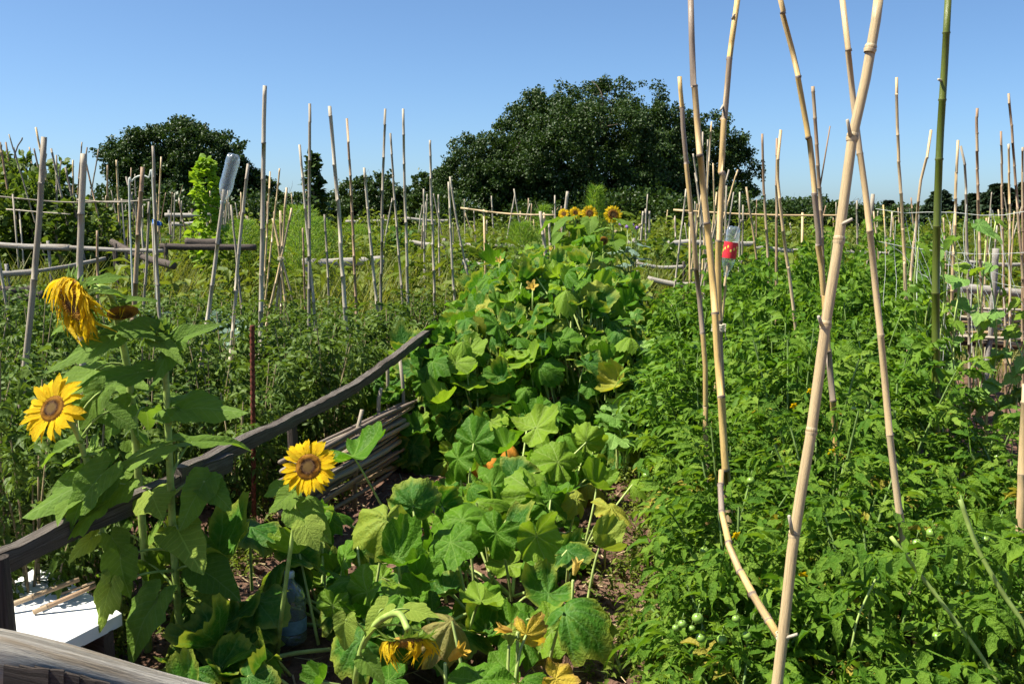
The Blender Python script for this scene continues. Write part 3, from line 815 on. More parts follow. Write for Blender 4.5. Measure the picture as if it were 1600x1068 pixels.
# ---- cane edging that holds the squash bed
ce = empty('cane_edging', (-0.75, 5.6, 0), 'stack of grey canes tied as a low edging below the plank fence', 'edging')
rg = np.random.default_rng(6)
for k in range(30):
    f = k / 29
    a = P(rg.uniform(440, 505), 708 + 100 * f + rg.uniform(-5, 5), 4.95 + rg.uniform(-.06, .06)); b = P(668 + rg.uniform(-16, 6), 612 + 86 * f + rg.uniform(-6, 6), 6.85 + rg.uniform(-.06, .06))
    mid = a.lerp(b, .5) + Vector((rg.uniform(-.02, .02), 0, rg.uniform(-.03, .02)))
    ext = (b - a).normalized() * rg.uniform(-.1, .5)
    pts = catmull(local([a - ext * .4, mid, b], ce), 6)
    r = rg.uniform(.008, .017)
    rr = np.full(len(pts), r); rr[::3] *= 1.15
    g = Geo(); g.add(*tube(pts, rr, 7, True, np.full(len(pts), rg.random())))
    link('cane', g.mesh('cane', [MT[['cane_grey', 'cane_dark', 'cane_dark', 'cane_brown', 'cane_dark'][k % 5]]]), ce)
# ================================================================== leaf shapes
def polar_leaf(tab, seed, lobes=0, lobe_amp=0, teeth=0, tooth_amp=0, rings=4, sect=36, dome=.1, fold=.06, wave=.04, droop=.15, name='leaf', vfold=0.0):
    """blade built round the point where the stalk meets it; tip is +Y, upper side +Z; longest radius about 1"""
    rg = np.random.default_rng(abs(int(seed)))
    ang = np.linspace(-math.pi, math.pi, sect + 1)
    ta, tr = zip(*tab)
    r = np.interp(np.abs(ang), np.radians(ta), tr)
    if lobes: r = r * (1 + lobe_amp * np.cos(lobes * ang))
    if teeth: r = r * (1 + tooth_amp * ((np.arange(sect + 1) % 2) * 2 - 1) * (0.6 + .8 * rg.random(sect + 1)))
    p0_ = rg.uniform(0, 6.28, 3)
    r = r * (1 + .025 * rg.normal(size=sect + 1) + .07 * np.sin(2 * ang + p0_[0]) + .06 * np.sin(3 * ang + p0_[1]) + .04 * np.sin(6 * ang + p0_[2]))
    r[-1] = r[0] * rg.uniform(.9, 1.1)
    ph = rg.uniform(0, 6.28, 4)
    fw = .5 + .5 * np.sin(2 * ang + ph[0]) * np.sin(3 * ang + ph[2])
    V, A = [np.zeros(3)], [np.zeros(3)]
    fr_ = np.linspace(0, 1, rings + 1)[1:] ** .85
    for f in fr_:
        rr = r * f
        x, y = np.sin(ang) * rr, np.cos(ang) * rr
        z = -dome * rr ** 2 * 1.2
        if lobes: z = z + fold * f * r * -.5 * np.cos(lobes * ang) * (.4 + 1.2 * fw)
        z = z + wave * f ** 2 * (np.sin(5 * ang + ph[0]) + .7 * np.sin(9 * ang + ph[1])) * r
        z = z + vfold * np.abs(x) - droop * np.clip(y, 0, None) ** 2 + .05 * np.sin(3 * x + ph[2]) + .05 * np.sin(2.5 * y + ph[3])
        for a, b, c, d in zip(x, y, z, np.full(sect + 1, f)):
            V.append((a, b, c)); A.append((a, b, d))
    V = np.array(V); A = np.array(A)
    k = sect + 1
    T = [(0, 1 + j + 1, 1 + j) for j in range(sect)]
    Q = []
    for i in range(rings - 1):
        for j in range(sect):
            a = 1 + i * k + j
            Q.append((a, a + 1, a + k + 1, a + k))
    return V, np.array(Q), np.array(T), A
SQ_TAB = [(0, .60), (30, .57), (60, .56), (90, .56), (120, .55), (145, .52), (162, .42), (174, .22), (180, .06)]
SUN_TAB = [(0, 1.0), (8, .86), (20, .70), (40, .60), (65, .53), (90, .47), (120, .43), (145, .40), (165, .28), (180, .06)]
ZUC_TAB = [(0, .66), (18, .44), (36, .60), (56, .40), (76, .58), (98, .38), (120, .52), (145, .42), (165, .25), (180, .05)]
def mk(V, Q, T, A, name, mat):
    g = Geo(); g.add(V, Q, T, A); return g.mesh(name, [mat])
SQ = [mk(*polar_leaf(SQ_TAB, 100 + i, 8, .04, 1, .02, 5, 48, dome=[-.8, .5, 1.0, -1.1, 1.2, .3, .7, -.6][i % 8], vfold=[.0, .35, -.3, .5, .15][i % 5], fold=.10, wave=[.12, .09, .17, .11][i % 4], droop=.2), 'squash_blade', MT['squash']) for i in range(16)]
SQL = [polar_leaf(SQ_TAB, 130 + i, 5, .05, 0, 0, 2, 12, dome=[-.2, .3, .5, .1][i], fold=.1, wave=.07, droop=.1) for i in range(4)]
SUN = [mk(*polar_leaf(SUN_TAB, 200 + i, 0, 0, 1, .022, 4, 36, dome=.12, fold=0, wave=[.05, .08, .06][i % 3], droop=[.1, .22, .0, .3][i % 4], vfold=[.08, .18, -.08, .22][i % 4]), 'sunflower_blade', MT['sunleaf']) for i in range(8)]
ZUC = [mk(*polar_leaf(ZUC_TAB, 230 + i, 0, 0, 1, .05, 4, 40, dome=[-.3, .2, .4, -.1][i % 4], fold=0, wave=.07, droop=.15), 'zucchini_blade', MT['zucchini']) for i in range(5)]

def leaflet(L, W, seed, st=6, low=False):
    """toothed leaflet, tip +Y"""
    rg = np.random.default_rng(abs(int(seed)))
    t = np.linspace(0, 1, st)
    w = W * np.sin(np.pi * np.clip(t, 0, 1) ** .75) ** .8
    if not low: w = w * (1 + .22 * ((np.arange(st) % 2) * 2 - 1))
    w[0] = W * .08; w[-1] = 0
    cur = rg.uniform(-.15, .9); fold = rg.uniform(.0, 1.1); tw = rg.uniform(-.7, .7)
    V, Q, T = [], [], []
    for i in range(st):
        y, z = L * t[i], -cur * L * t[i] ** 2
        s = tw * t[i] * W
        V += [(-w[i], y, z + fold * w[i] + s), (0, y, z), (w[i], y, z + fold * w[i] - s)]
    for i in range(st - 1):
        a = i * 3
        Q += [(a, a + 1, a + 4, a + 3), (a + 1, a + 2, a + 5, a + 4)]
    return np.array(V), np.array(Q)
def compound(seed, low=False):
    """tomato leaf about 1 long: rachis with toothed leaflets"""
    rg = np.random.default_rng(abs(int(seed)))
    droop = rg.uniform(.15, .6); side = rg.uniform(-.25, .25)
    f = lambda t: np.array([side * t * t, t, .12 * t - droop * t * t])
    g = Geo()
    if not low:
        g.add(*tube(np.array([f(t) for t in np.linspace(0, .95, 5)]), [.016, .014, .011, .009, .006], 4, False))
    items = [(1.0, 0, .36 if not low else .42)]
    for t in ([.42, .66, .86] if not low else [.5, .8]):
        for s in (-1, 1):
            items.append((t + rg.uniform(-.05, .05), s * rg.uniform(55, 80), rg.uniform(.28, .42) * (1.05 if t < .8 else .85)))
    if not low:
        for t in (.30, .55, .76):
            items.append((t, rg.choice([-1, 1]) * rg.uniform(60, 95), rg.uniform(.10, .15)))
    for k, (t, a, L) in enumerate(items):
        V, Q = leaflet(L, L * (.205 if not low else .27), seed * 17 + k, 6 if not low else 3, low)
        d = f(min(1, t + .02)) - f(t - .02); base = math.atan2(d[0], d[1])
        el = math.atan2(d[2], math.hypot(d[0], d[1]))
        M = Matrix.Rotation(-base - R(a), 3, 'Z') @ Matrix.Rotation(el * .8 + rg.uniform(-.35, .25), 3, 'X') @ Matrix.Rotation(rg.uniform(-.5, .5), 3, 'Y')
        W = V @ np.array(M).T + f(t * .95)
        A = np.zeros((len(W), 3)); A[:, 0] = rg.random()
        g.add(W, Q, None, A)
    return g
TOM = [compound(300 + i).mesh('tomato_leaf', [MT['tomato']], True) for i in range(12)]
def low_t(seed):
    g = compound(seed, True); return np.concatenate(g.V), np.concatenate(g.Q), None, np.concatenate(g.A)
def mid_t(seed):
    g = compound(seed); return np.concatenate(g.V), np.concatenate(g.Q), None, np.concatenate(g.A)
TOML = [low_t(330 + i) for i in range(8)]
TOMM = [mid_t(350 + i) for i in range(8)]

# ================================================================== sunflowers
def discmat():
    m, nt = newmat('sunflower_disc'); N = NT(nt)
    at = N.n('ShaderNodeAttribute', attribute_name='luv'); sx = N.n('ShaderNodeSeparateXYZ'); N.l(at.outputs['Vector'], sx.inputs[0])
    r = sx.outputs[0]
    c = N.mix(N.ramp(r, .25, .52), (0.15, 0.085, 0.015), (0.07, 0.026, 0.008))
    c = N.mix(N.ramp(r, .50, .80), c, (0.42, 0.20, 0.012))
    c = N.mix(N.ramp(r, .80, .98), c, (0.26, 0.12, 0.012))
    c = N.mix(N.math('MULTIPLY', N.math('GREATER_THAN', sx.outputs[1], .5), .6), c, (0.62, 0.36, 0.04))
    bs = N.n('ShaderNodeBsdfPrincipled'); N.l(c, bs.inputs['Base Color']); bs.inputs['Roughness'].default_value = .85
    o = N.n('ShaderNodeOutputMaterial'); N.l(bs.outputs[0], o.inputs[0]); return m
MT['disc'] = discmat()
def disc_mesh(seed, nflo=420, wilt=False):
    rg = np.random.default_rng(seed); g = Geo()
    # receptacle, facing +Z, radius 1
    n = 24; rows = [(0, .16), (.5, .15), (.85, .10), (1.0, .0), (.95, -.14), (.5, -.26), (.12, -.34)]
    V, Q = [], []
    for (r, z) in rows:
        for j in range(n): V.append((r * math.cos(j * 2 * math.pi / n), r * math.sin(j * 2 * math.pi / n), z))
    for i in range(len(rows) - 1):
        for j in range(n): Q.append((i * n + (j + 1) % n, i * n + j, (i + 1) * n + j, (i + 1) * n + (j + 1) % n))
    A = np.zeros((len(V), 3)); A[:, 0] = np.repeat([r for r, z in rows], n)
    g.add(V, Q, None, A)
    for k in range(nflo):
        r = math.sqrt((k + .5) / nflo); a = k * 2.39996
        h = (.05 + .10 * (r > .5) * (r < .95) + rg.uniform(0, .04)); w = .036
        c = np.array([r * math.cos(a) * .97, r * math.sin(a) * .97, .15 - .13 * r ** 3]); t = c + np.array([math.cos(a) * .03 * r, math.sin(a) * .03 * r, h])
        p = [c + np.array([w * math.cos(q), w * math.sin(q), 0]) for q in (a, a + 1.57, a + 3.14, a + 4.71)] + [t]
        AA = np.zeros((5, 3)); AA[:, 0] = r; AA[4, 1] = 1.0 if rg.random() < .55 and r > .4 else 0
        g.add(p, None, [(0, 1, 4), (1, 2, 4), (2, 3, 4), (3, 0, 4)], AA)
    return g.mesh('disc', [MT['disc']], False)
DISC = [disc_mesh(1), disc_mesh(2, 300)]
def petal_mesh(seed, curl=.2, shrivel=0.0):
    """ray floret, root at origin, tip +Y, length 1"""
    rg = np.random.default_rng(seed); st = 6
    t = np.linspace(0, 1, st); w = .17 * np.sin(np.pi * (t * .93 + .05)) ** .6 * (1 - shrivel * .3); w[-1] = .008
    V, Q = [], []
    tw = rg.uniform(-.5, .5) * (1 + 2 * shrivel)
    for i in range(st):
        z = .12 * math.sin(t[i] * 3) - curl * t[i] ** 2; x0 = rg.uniform(-.03, .03) * (1 + 3 * shrivel) * (i > 0)
        a = tw * t[i]
        for s, dz in ((-1, .05), (0, 0.0), (1, .05)):
            V.append((x0 + s * w[i] * math.cos(a), t[i] * (1 - .25 * shrivel), z + dz * .8 + s * w[i] * math.sin(a)))
    for i in range(st - 1):
        b = i * 3; Q += [(b, b + 1, b + 4, b + 3), (b + 1, b + 2, b + 5, b + 4)]
    return mk(np.array(V), np.array(Q), None, np.zeros((len(V), 3)), 'petal', MT['petal'])
PET = [petal_mesh(i, [-.1, .1, .3, .0, .45, .2][i % 6]) for i in range(8)]
PETW = [petal_mesh(50 + i, [.6, .9, .3, .7][i % 4], .8) for i in range(6)]
def sepal_mesh(seed):
    rg = np.random.default_rng(abs(int(seed)))
    V, Q, T, A = polar_leaf([(0, 1), (15, .62), (40, .38), (90, .26), (180, .12)], seed, rings=2, sect=12, dome=.3, droop=-.1 + rg.uniform(-.1, .2), wave=.03, fold=0)
    return mk(V, Q, T, A, 'bract', MT['sepal'])
SEP = [sepal_mesh(70 + i) for i in range(4)]
def flower(root, pos, face, rdisc, rpet, seed, npet=30, rows=2, wilt=False, sep=14, droopy=False, bare=0.0):
    """flower head as a part (disc) whose petals and bracts are its sub-parts"""
    rg = random.Random(seed)
    z = Vector(face).normalized()
    up = Vector((0, 0, 1))
    x = up.cross(z); x = x.normalized() if x.length > 1e-3 else Vector((1, 0, 0)); y = z.cross(x)
    pos = Vector(pos) - root.location
    M = Matrix(((x.x, y.x, z.x, pos.x), (x.y, y.y, z.y, pos.y), (x.z, y.z, z.z, pos.z), (0, 0, 0, 1)))
    head = link('flower_head', DISC[seed % 2], root, M=M @ Matrix.Diagonal((rdisc, rdisc, rdisc, 1)))
    k = 1 / rdisc
    gravity = M.to_3x3().inverted() @ Vector((0, 0, -1))
    for row in range(rows):
        for i in range(npet):
            if rg.random() < bare: continue
            a = (i + .5 * row + rg.uniform(-.25, .25)) * 2 * math.pi / npet
            d = Vector((math.cos(a), math.sin(a), 0))
            L = (rpet - rdisc * .88) * rg.uniform(.82, 1.1) * k
            t = d + Vector((0, 0, rg.uniform(-.15, .30) - .12 * row))
            if wilt:
                for _ in range(6):
                  t = d * rg.uniform(.5, 1.0) + gravity * rg.uniform(.35, 1.0) + Vector((rg.uniform(-.3, .3), rg.uniform(-.3, .3), rg.uniform(-.1, .6)))
                  if t.normalized().dot(gravity.normalized()) > .15: break
            nrm = Vector((0, 0, 1)) + Vector((rg.uniform(-.25, .25), rg.uniform(-.25, .25), 0))
            if wilt: nrm = d + Vector((0, 0, .5))
            me = rg.choice(PETW if wilt else PET)
            link('petal', me, head, mat=MT['petal_wilt'] if wilt else None, M=orient(d * .93 + Vector((0, 0, -.03 - .04 * row)), t, nrm, (L * (1.0 if not wilt else .5) * rg.uniform(.85, 1.15), L, L)))
    for i in range(sep):
        a = (i + rg.uniform(-.2, .2)) * 2 * math.pi / sep
        d = Vector((math.cos(a), math.sin(a), 0))
        link('bract', rg.choice(SEP), head, M=orient(d * .80 + Vector((0, 0, -.16)), d + Vector((0, 0, rg.uniform(-.7, -.05) if not wilt else rg.uniform(-.5, .4))), Vector((0, 0, 1)) + d * .4, rg.uniform(.55, .9)))
    return head
def blade_M(att, tip, w, seed, lean=.3, ratio=1.0):
    """matrix for a blade whose stalk end is att and tip is tip (world points), turned towards sky and sun, w = wanted width"""
    rg = random.Random(seed)
    d = tip - att
    n = Vector((0, 0, 1)) * lean + (EYE - att).normalized() * (1 - lean) + sun_dir * .5 + Vector((rg.uniform(-.35, .35), rg.uniform(-.35, .35), rg.uniform(-.2, .2)))
    return d, n
def sunflower(name, label, base, path, r0, leaves, group=None, seed=1, r1=None, auto=0, zr=(.25, .9), side=0.0):
    """path: list of world points of the stem from the ground; leaves: (attach px,py, tip px,py, depth, tip depth shift, width px, material)"""
    rg = random.Random(seed)
    root = empty(name, base, label, 'sunflower', group)
    pts = catmull(local(path, root), 7)
    g = Geo(); g.add(*tube(pts, np.linspace(r0, r1 or r0 * .6, len(pts)), 8)); 
    wp = pts + np.array(root.location)
    leafdata = []
    for k, lf in enumerate(leaves):
        ax, ay, tx, ty, Y, dY, w, mat = lf
        a = P(ax, ay, Y); t = P(tx, ty, Y + dY)
        i = int(np.argmin(np.linalg.norm(wp - np.array(a + Vector((0, 0, -.06))), axis=1)))
        i = min(max(i, 1), len(wp) - 1)
        s = wp[i]
        mid = (s + np.array(a)) / 2 + np.array([0, 0, .035])
        if np.linalg.norm(s - np.array(a)) > .012:
            g.add(*tube(local(bez(s, mid, np.array(a), 5), root), [r0 * .42, r0 * .33, r0 * .28, r0 * .25, r0 * .22], 5))
        leafdata.append((a, t, w / FPX * Y, mat, k))
    tot = wp[:, 2].max()
    for k in range(auto):
        z = tot * (zr[0] + (zr[1] - zr[0]) * k / max(1, auto - 1))
        i = int(np.argmin(np.abs(wp[:, 2] - z))); s = wp[i]
        an = k * 2.4 + seed; d = Vector((math.cos(an) + side, math.sin(an), 0)).normalized()
        a = Vector(s) + d * rg.uniform(.07, .14) + Vector((0, 0, rg.uniform(.0, .05)))
        L = rg.uniform(.12, .19)
        g.add(*tube(local(bez(s, (s + np.array(a)) / 2 + np.array([0, 0, .04]), np.array(a), 5), root), [r0 * .42, r0 * .33, r0 * .28, r0 * .25, r0 * .22], 5))
        leafdata.append((a, a + (d + Vector((rg.uniform(-.3, .3), rg.uniform(-.3, .1), rg.uniform(-.5, .0)))).normalized() * L, L * .95, rg.choice(['sunleaf', 'sunleaf', 'sunleaf', 'sunleaf_pale']), 50 + k))
    link('stem', g.mesh('stem', [MT['stem']]), root)
    for a, t, w, mat, k in leafdata:
        d, n = blade_M(a, t, w, seed * 31 + k)
        L = d.length
        wid = max(w, .45 * L) / .98
        M = orient(a - root.location, d, n, (wid, L, (wid + L) / 2))
        link('leaf', SUN[(k + seed) % len(SUN)], root, mat=MT[mat], M=M)
    return root
S, SPL = 'sunleaf', 'sunleaf_pale'
G_SUN = 'sunflowers by the plank fence'
# A: tall plant with a closed green bud
pa = [gp(287, 1052, 0.0), P(284, 1030, 3.56), P(270, 830, 3.52), P(262, 650, 3.5), P(256, 535, 3.5)]
rA = sunflower('sunflower', 'tall sunflower with a thick green stem and a closed green bud on top', pa[0], pa, .016, [
    (268, 540, 318, 500, 3.48, -.05, 46, S), (262, 548, 226, 614, 3.46, -.10, 44, S), (248, 535, 286, 560, 3.44, -.1, 34, S),
    (283, 640, 384, 634, 3.48, -.10, 62, S), (256, 622, 288, 606, 3.56, .1, 32, S), (248, 700, 148, 742, 3.42, -.12, 66, S),
    (320, 752, 276, 806, 3.45, -.12, 60, S), (316, 750, 362, 792, 3.48, -.1, 52, S), (246, 938, 184, 1022, 3.3, -.10, 82, S),
    (306, 998, 384, 1032, 3.35, -.08, 62, SPL), (188, 872, 197, 936, 3.3, -.06, 58, S), (172, 916, 152, 990, 3.25, -.06, 46, SPL),
    (300, 690, 400, 676, 3.7, .2, 60, S), (250, 810, 206, 868, 3.7, .1, 66, S), (280, 845, 350, 905, 3.62, 0, 80, S), (232, 880, 262, 915, 3.6, .05, 58, S),
    (330, 1000, 300, 1040, 3.4, .0, 40, S), (296, 960, 268, 990, 3.6, .1, 44, S)], G_SUN, 1, .011, 5, (.15, .42), .9)
# bud of bracts
bp = P(250, 522, 3.5)
for k in range(26):
    a = k * 2.4; rr = .012 + .02 * (k / 26)
    link('bract', SEP[k % 4], rA, M=orient(Vector(bp) - rA.location + Vector((math.cos(a) * rr, math.sin(a) * rr, .012 - .02 * k / 26)), Vector((math.cos(a) * (.3 + k / 22), math.sin(a) * (.3 + k / 22), .9 - k / 30)), Vector((math.cos(a), math.sin(a), -.6)), .055))
# B: open flower looking out to the left
pb = [gp(190, 1010, 0.0), P(182, 900, 3.38), P(163, 850, 3.36), P(140, 740, 3.3), P(118, 672, 3.24), P(96, 638, 3.2)]
rB = sunflower('sunflower', 'sunflower in full yellow bloom with brown disc, nearest the edge of the garden', pb[0], pb, .012, [
    (150, 738, 30, 806, 3.28, -.10, 92, S), (158, 742, 84, 832, 3.22, -.08, 62, S), (150, 798, 74, 856, 3.24, -.08, 46, S), (196, 756, 138, 802, 3.3, -.06, 56, S),
    (142, 842, 94, 880, 3.25, -.05, 40, SPL), (112, 690, 50, 704, 3.26, .05, 24, S), (138, 706, 92, 720, 3.3, .1, 34, S), (160, 610, 116, 664, 3.3, -.05, 50, S),
    (170, 642, 214, 668, 3.32, .0, 44, S), (120, 640, 176, 612, 3.36, .1, 40, S), (150, 690, 120, 735, 3.35, .0, 44, S), (176, 840, 204, 880, 3.35, 0, 46, S)], G_SUN, 2, .008, 2, (.3, .7))
fb = P(82, 638, 3.17)
flower(rB, fb, (-.30, -.80, .50), .046, .118, 11, 17, 2, sep=12)
# C: old plant with two spent heads
pc = [gp(232, 1030, 0.0), P(228, 900, 3.62), P(214, 720, 3.6), P(203, 600, 3.58), P(188, 520, 3.55), P(172, 458, 3.5), P(150, 450, 3.44), P(140, 462, 3.40)]
rC = sunflower('sunflower', 'old sunflower with a big wilted golden head hanging over', pc[0], pc, .015, [
    (240, 516, 152, 510, 3.45, -.10, 40, S), (172, 530, 66, 578, 3.42, -.12, 38, S), (216, 582, 102, 594, 3.42, -.1, 46, S), (150, 436, 210, 424, 3.42, .05, 26, S),
    (158, 456, 205, 452, 3.36, .05, 26, S), (196, 468, 250, 464, 3.4, .05, 20, S), (110, 505, 66, 516, 3.5, .05, 26, S), (205, 600, 160, 560, 3.6, .1, 40, S),
    (195, 640, 150, 690, 3.5, .0, 50, S), (210, 660, 236, 720, 3.6, .1, 56, S), (206, 705, 250, 690, 3.62, .1, 46, S), (220, 760, 262, 740, 3.68, .1, 44, S)], G_SUN, 3, .012, 4, (.3, .8))
fc = P(116, 468, 3.36)
flower(rC, fc, (-.62, -.74, -.22), .078, .175, 5, 26, 3, True, 20)
fc2 = P(192, 488, 3.5)
flower(rC, fc2, (.25, -.35, -.9), .055, .09, 6, 22, 1, True, 14, bare=.7)
# D: open flower in front of the fence
pd = [gp(432, 1035, 0.0), P(440, 960, 3.42), P(455, 850, 3.42), P(466, 780, 3.42), P(476, 740, 3.4)]
rD = sunflower('sunflower', 'sunflower with one round golden bloom standing before the stacked cane edging', pd[0], pd, .009, [
    (456, 770, 418, 800, 3.38, -.05, 40, S), (470, 800, 520, 838, 3.36, -.05, 66, S), (478, 820, 500, 862, 3.3, -.05, 50, SPL),
    (486, 790, 532, 780, 3.45, .1, 44, S), (436, 760, 405, 772, 3.45, .05, 30, S)], G_SUN, 4, .007, 0)
fd = P(482, 729, 3.36)
flower(rD, fd, (-.12, -.86, .42), .047, .100, 14, 24, 2, sep=12)
# E: nodding head near the path
pe = [gp(560, 1075, 0.0), P(556, 1060, 3.1), P(566, 1010, 3.08), P(590, 972, 2.98), P(622, 958, 2.86), P(638, 984, 2.79)]
rE = sunflower('sunflower', 'short sunflower nodding face down with pale green bracts and dry petals', pe[0], pe, .011, [
    (600, 950, 562, 990, 3.02, -.05, 46, SPL), (640, 952, 690, 958, 2.98, -.05, 34, SPL), (540, 968, 532, 1012, 3.0, -.04, 44, SPL),
    (655, 985, 690, 1000, 3.02, .05, 40, S), (570, 1030, 596, 1058, 3.0, -.05, 40, S)], G_SUN, 5, .010)
fe = P(638, 1002, 2.77)
flower(rE, fe, (.04, -.40, -.90), .060, .125, 15, 22, 2, True, 30, bare=.1)

# far clump of four sunflowers
def rsun(px, py, Y, face, rd, rp, seed, label, n_leaf=18, bx=0, wilt=False):
    rg = random.Random(seed)
    t = P(px, py, Y); b = Vector((t.x + bx, t.y + .05, 0))
    path = [b, b.lerp(t, .5) + Vector((rg.uniform(-.03, .03), 0, 0)), t + Vector((0, .03, -.05)), t + Vector((0, .02, 0))]
    root = empty('sunflower', b, label, 'sunflower', 'sunflowers in the far clump')
    pts = catmull(local(path, root), 6)
    g = Geo(); g.add(*tube(pts, np.linspace(.018, .011, len(pts)), 7))
    for k in range(n_leaf):
        f = .25 + .72 * k / n_leaf
        p = b.lerp(t, f); a = k * 2.4 + seed
        d = Vector((math.cos(a), math.sin(a), 0))
        at_ = p + d * .09 + Vector((0, 0, .04))
        g.add(*tube(local([p, p + d * .05 + Vector((0, 0, .04)), at_], root), [.006, .005, .004], 4))
        s = rg.uniform(.17, .27)
        link('leaf', SUN[k % 8], root, M=orient(at_ - root.location, d + Vector((0, 0, rg.uniform(-.7, -.1))), Vector((0, 0, 1)) + d * .5, (s * 1.05, s, s)))
    link('stem', g.mesh('stem', [MT['stem']]), root)
    flower(root, t, face, rd, rp, seed, 18, 2, wilt, 12)
    return root
rsun(881, 334, 11.6, (-.1, -.9, .4), .030, .068, 31, 'small bright yellow sunflower, first of the four in a row beyond the squash')
rsun(899, 332, 11.4, (.1, -.9, .3), .030, .072, 32, 'small yellow sunflower, second of the four in a row beyond the squash')
rsun(921, 333, 11.2, (-.05, -.95, .25), .046, .095, 33, 'yellow sunflower with dark disc, third of the four beyond the squash')
rsun(958, 335, 11.0, (.12, -.95, .25), .060, .104, 34, 'largest of the four far sunflowers, orange brown disc, apart from the others')
rsun(943, 376, 10.8, (.1, -.9, -.25), .05, .062, 35, 'spent sunflower with a dark seed head below the four blooms', 10, .05, True)
rsun(912, 520, 8.4, (.2, -.7, -.7), .035, .055, 36, 'small withered sunflower head hanging among squash leaves', 3, -.1, True)

# ================================================================== squash plants
def squash_plant(label, cx, cy, leaves, seed, fruit=None, name='squash_plant', cat='squash plant', group='squash plants in the bed by the fence'):
    """leaves: (pos world, tip dir, normal, size, mesh, mat)"""
    rg = random.Random(seed)
    root = empty(name, (cx, cy, 0), label, cat, group)
    g = Geo()
    c = Vector((cx, cy, 0.02))
    for (p, tip, nrm, s, me, mat) in leaves:
        h = Vector((p.x, p.y, 0))
        b = c.lerp(h, rg.uniform(.55, .95)) + Vector((rg.uniform(-.1, .1), rg.uniform(-.1, .1), 0))
        b.z = max(0.02, p.z - rg.uniform(.28, .45))
        mid = (b + p) / 2 + Vector((rg.uniform(-.03, .03), rg.uniform(-.03, .03), .06))
        g.add(*tube(local(bez(b, mid, p - Vector(nrm).normalized() * .004, 5), root), [.0075, .0065, .006, .0055, .005], 5, False))
        link('leaf', me, root, mat=MT[mat], M=orient(p - root.location, tip, nrm, s))
    # vines over the ground
    for k in range(5):
        if not leaves: break
        q = rg.choice(leaves)[0]
        e = Vector((q.x, q.y, max(.03, q.z - .3)))
        g.add(*tube(local(catmull([c, c.lerp(e, .5) + Vector((rg.uniform(-.1, .1), rg.uniform(-.1, .1), .05 + e.z * .2)), e], 6), root), .009, 5))
    link('stem', g.mesh('stem', [MT['stem_pale']]), root)
    return root
def hero(px, py, tx, ty, Y, w, mat, seed, dY=None, lean=.5):
    a = P(px, py, Y); t = P(tx, ty, Y + (dY if dY is not None else 0))
    d = t - a
    rg = random.Random(seed)
    n = Vector((0, 0, 1)) * lean + (EYE - a).normalized() * (1 - lean) + sun_dir * .25 + Vector((rg.uniform(-.2, .2), rg.uniform(-.2, .2), 0))
    s = w / FPX * Y / 1.08
    return (a, d, n, s, SQ[seed % len(SQ)], mat)
q, qd, ql, qy, qb, qg = 'squash', 'squash_dark', 'squash_light', 'squash_yellow', 'squash_brown', 'squash_gold'
H0 = [hero(340, 872, 372, 900, 3.75, 120, qd, 51, -.1, .8), hero(312, 935, 335, 965, 3.65, 104, qd, 52, -.1, .8), hero(392, 822, 420, 850, 3.9, 104, qd, 53, -.1, .8), hero(366, 965, 340, 1000, 3.5, 96, qd, 55, -.1, .8), hero(300, 850, 270, 880, 3.9, 90, qd, 56), hero(345, 1040, 380, 1060, 3.2, 70, qd, 59)]  # dark leaf colour stands in for the shadow under the sunflowers
H1 = [hero(706, 968, 770, 1000, 3.25, 98, qb, 12), hero(884, 958, 930, 905, 3.45, 128, qd, 2, .1, .7), hero(750, 1062, 735, 1015, 2.95, 104, q, 5, .12, .8),
      hero(822, 990, 826, 1032, 3.2, 62, qg, 4), hero(800, 985, 838, 995, 3.2, 40, qy, 5), hero(945, 975, 962, 940, 3.5, 44, qy, 16), hero(868, 1060, 905, 1075, 3.1, 60, qg, 7), hero(500, 1064, 520, 1040, 2.95, 54, q, 8), hero(820, 1064, 840, 1050, 3.1, 60, q, 18)]
H2 = [hero(604, 812, 590, 864, 3.75, 108, qy, 2, -.1, .45), hero(645, 790, 640, 750, 4.0, 78, qd, 10), hero(622, 872, 672, 878, 3.62, 84, q, 11), hero(560, 905, 520, 890, 3.5, 84, q, 12), hero(574, 925, 560, 955, 3.45, 80, ql, 13),
      hero(618, 930, 664, 950, 3.4, 72, ql, 14), hero(650, 930, 690, 905, 3.5, 66, q, 15), hero(520, 945, 516, 975, 3.4, 60, ql, 6), hero(540, 870, 516, 900, 3.6, 58, q, 17), hero(655, 905, 620, 890, 3.55, 60, q, 19)]
H3 = [hero(722, 812, 735, 770, 4.2, 106, q, 20, .1), hero(704, 846, 668, 862, 3.95, 92, q, 21), hero(776, 832, 760, 866, 4.05, 76, q, 22), hero(838, 836, 846, 880, 4.1, 84, ql, 23), hero(690, 790, 678, 760, 4.35, 56, qd, 24),
      hero(886, 858, 920, 850, 4.2, 74, qd, 25), hero(836, 774, 808, 742, 4.7, 92, ql, 26), hero(938, 850, 976, 876, 4.1, 66, qy, 27, 0, .8), hero(744, 784, 775, 770, 4.5, 70, ql, 28), hero(805, 745, 835, 724, 5.0, 66, qd, 29), hero(860, 780, 880, 800, 4.6, 66, q, 30)]
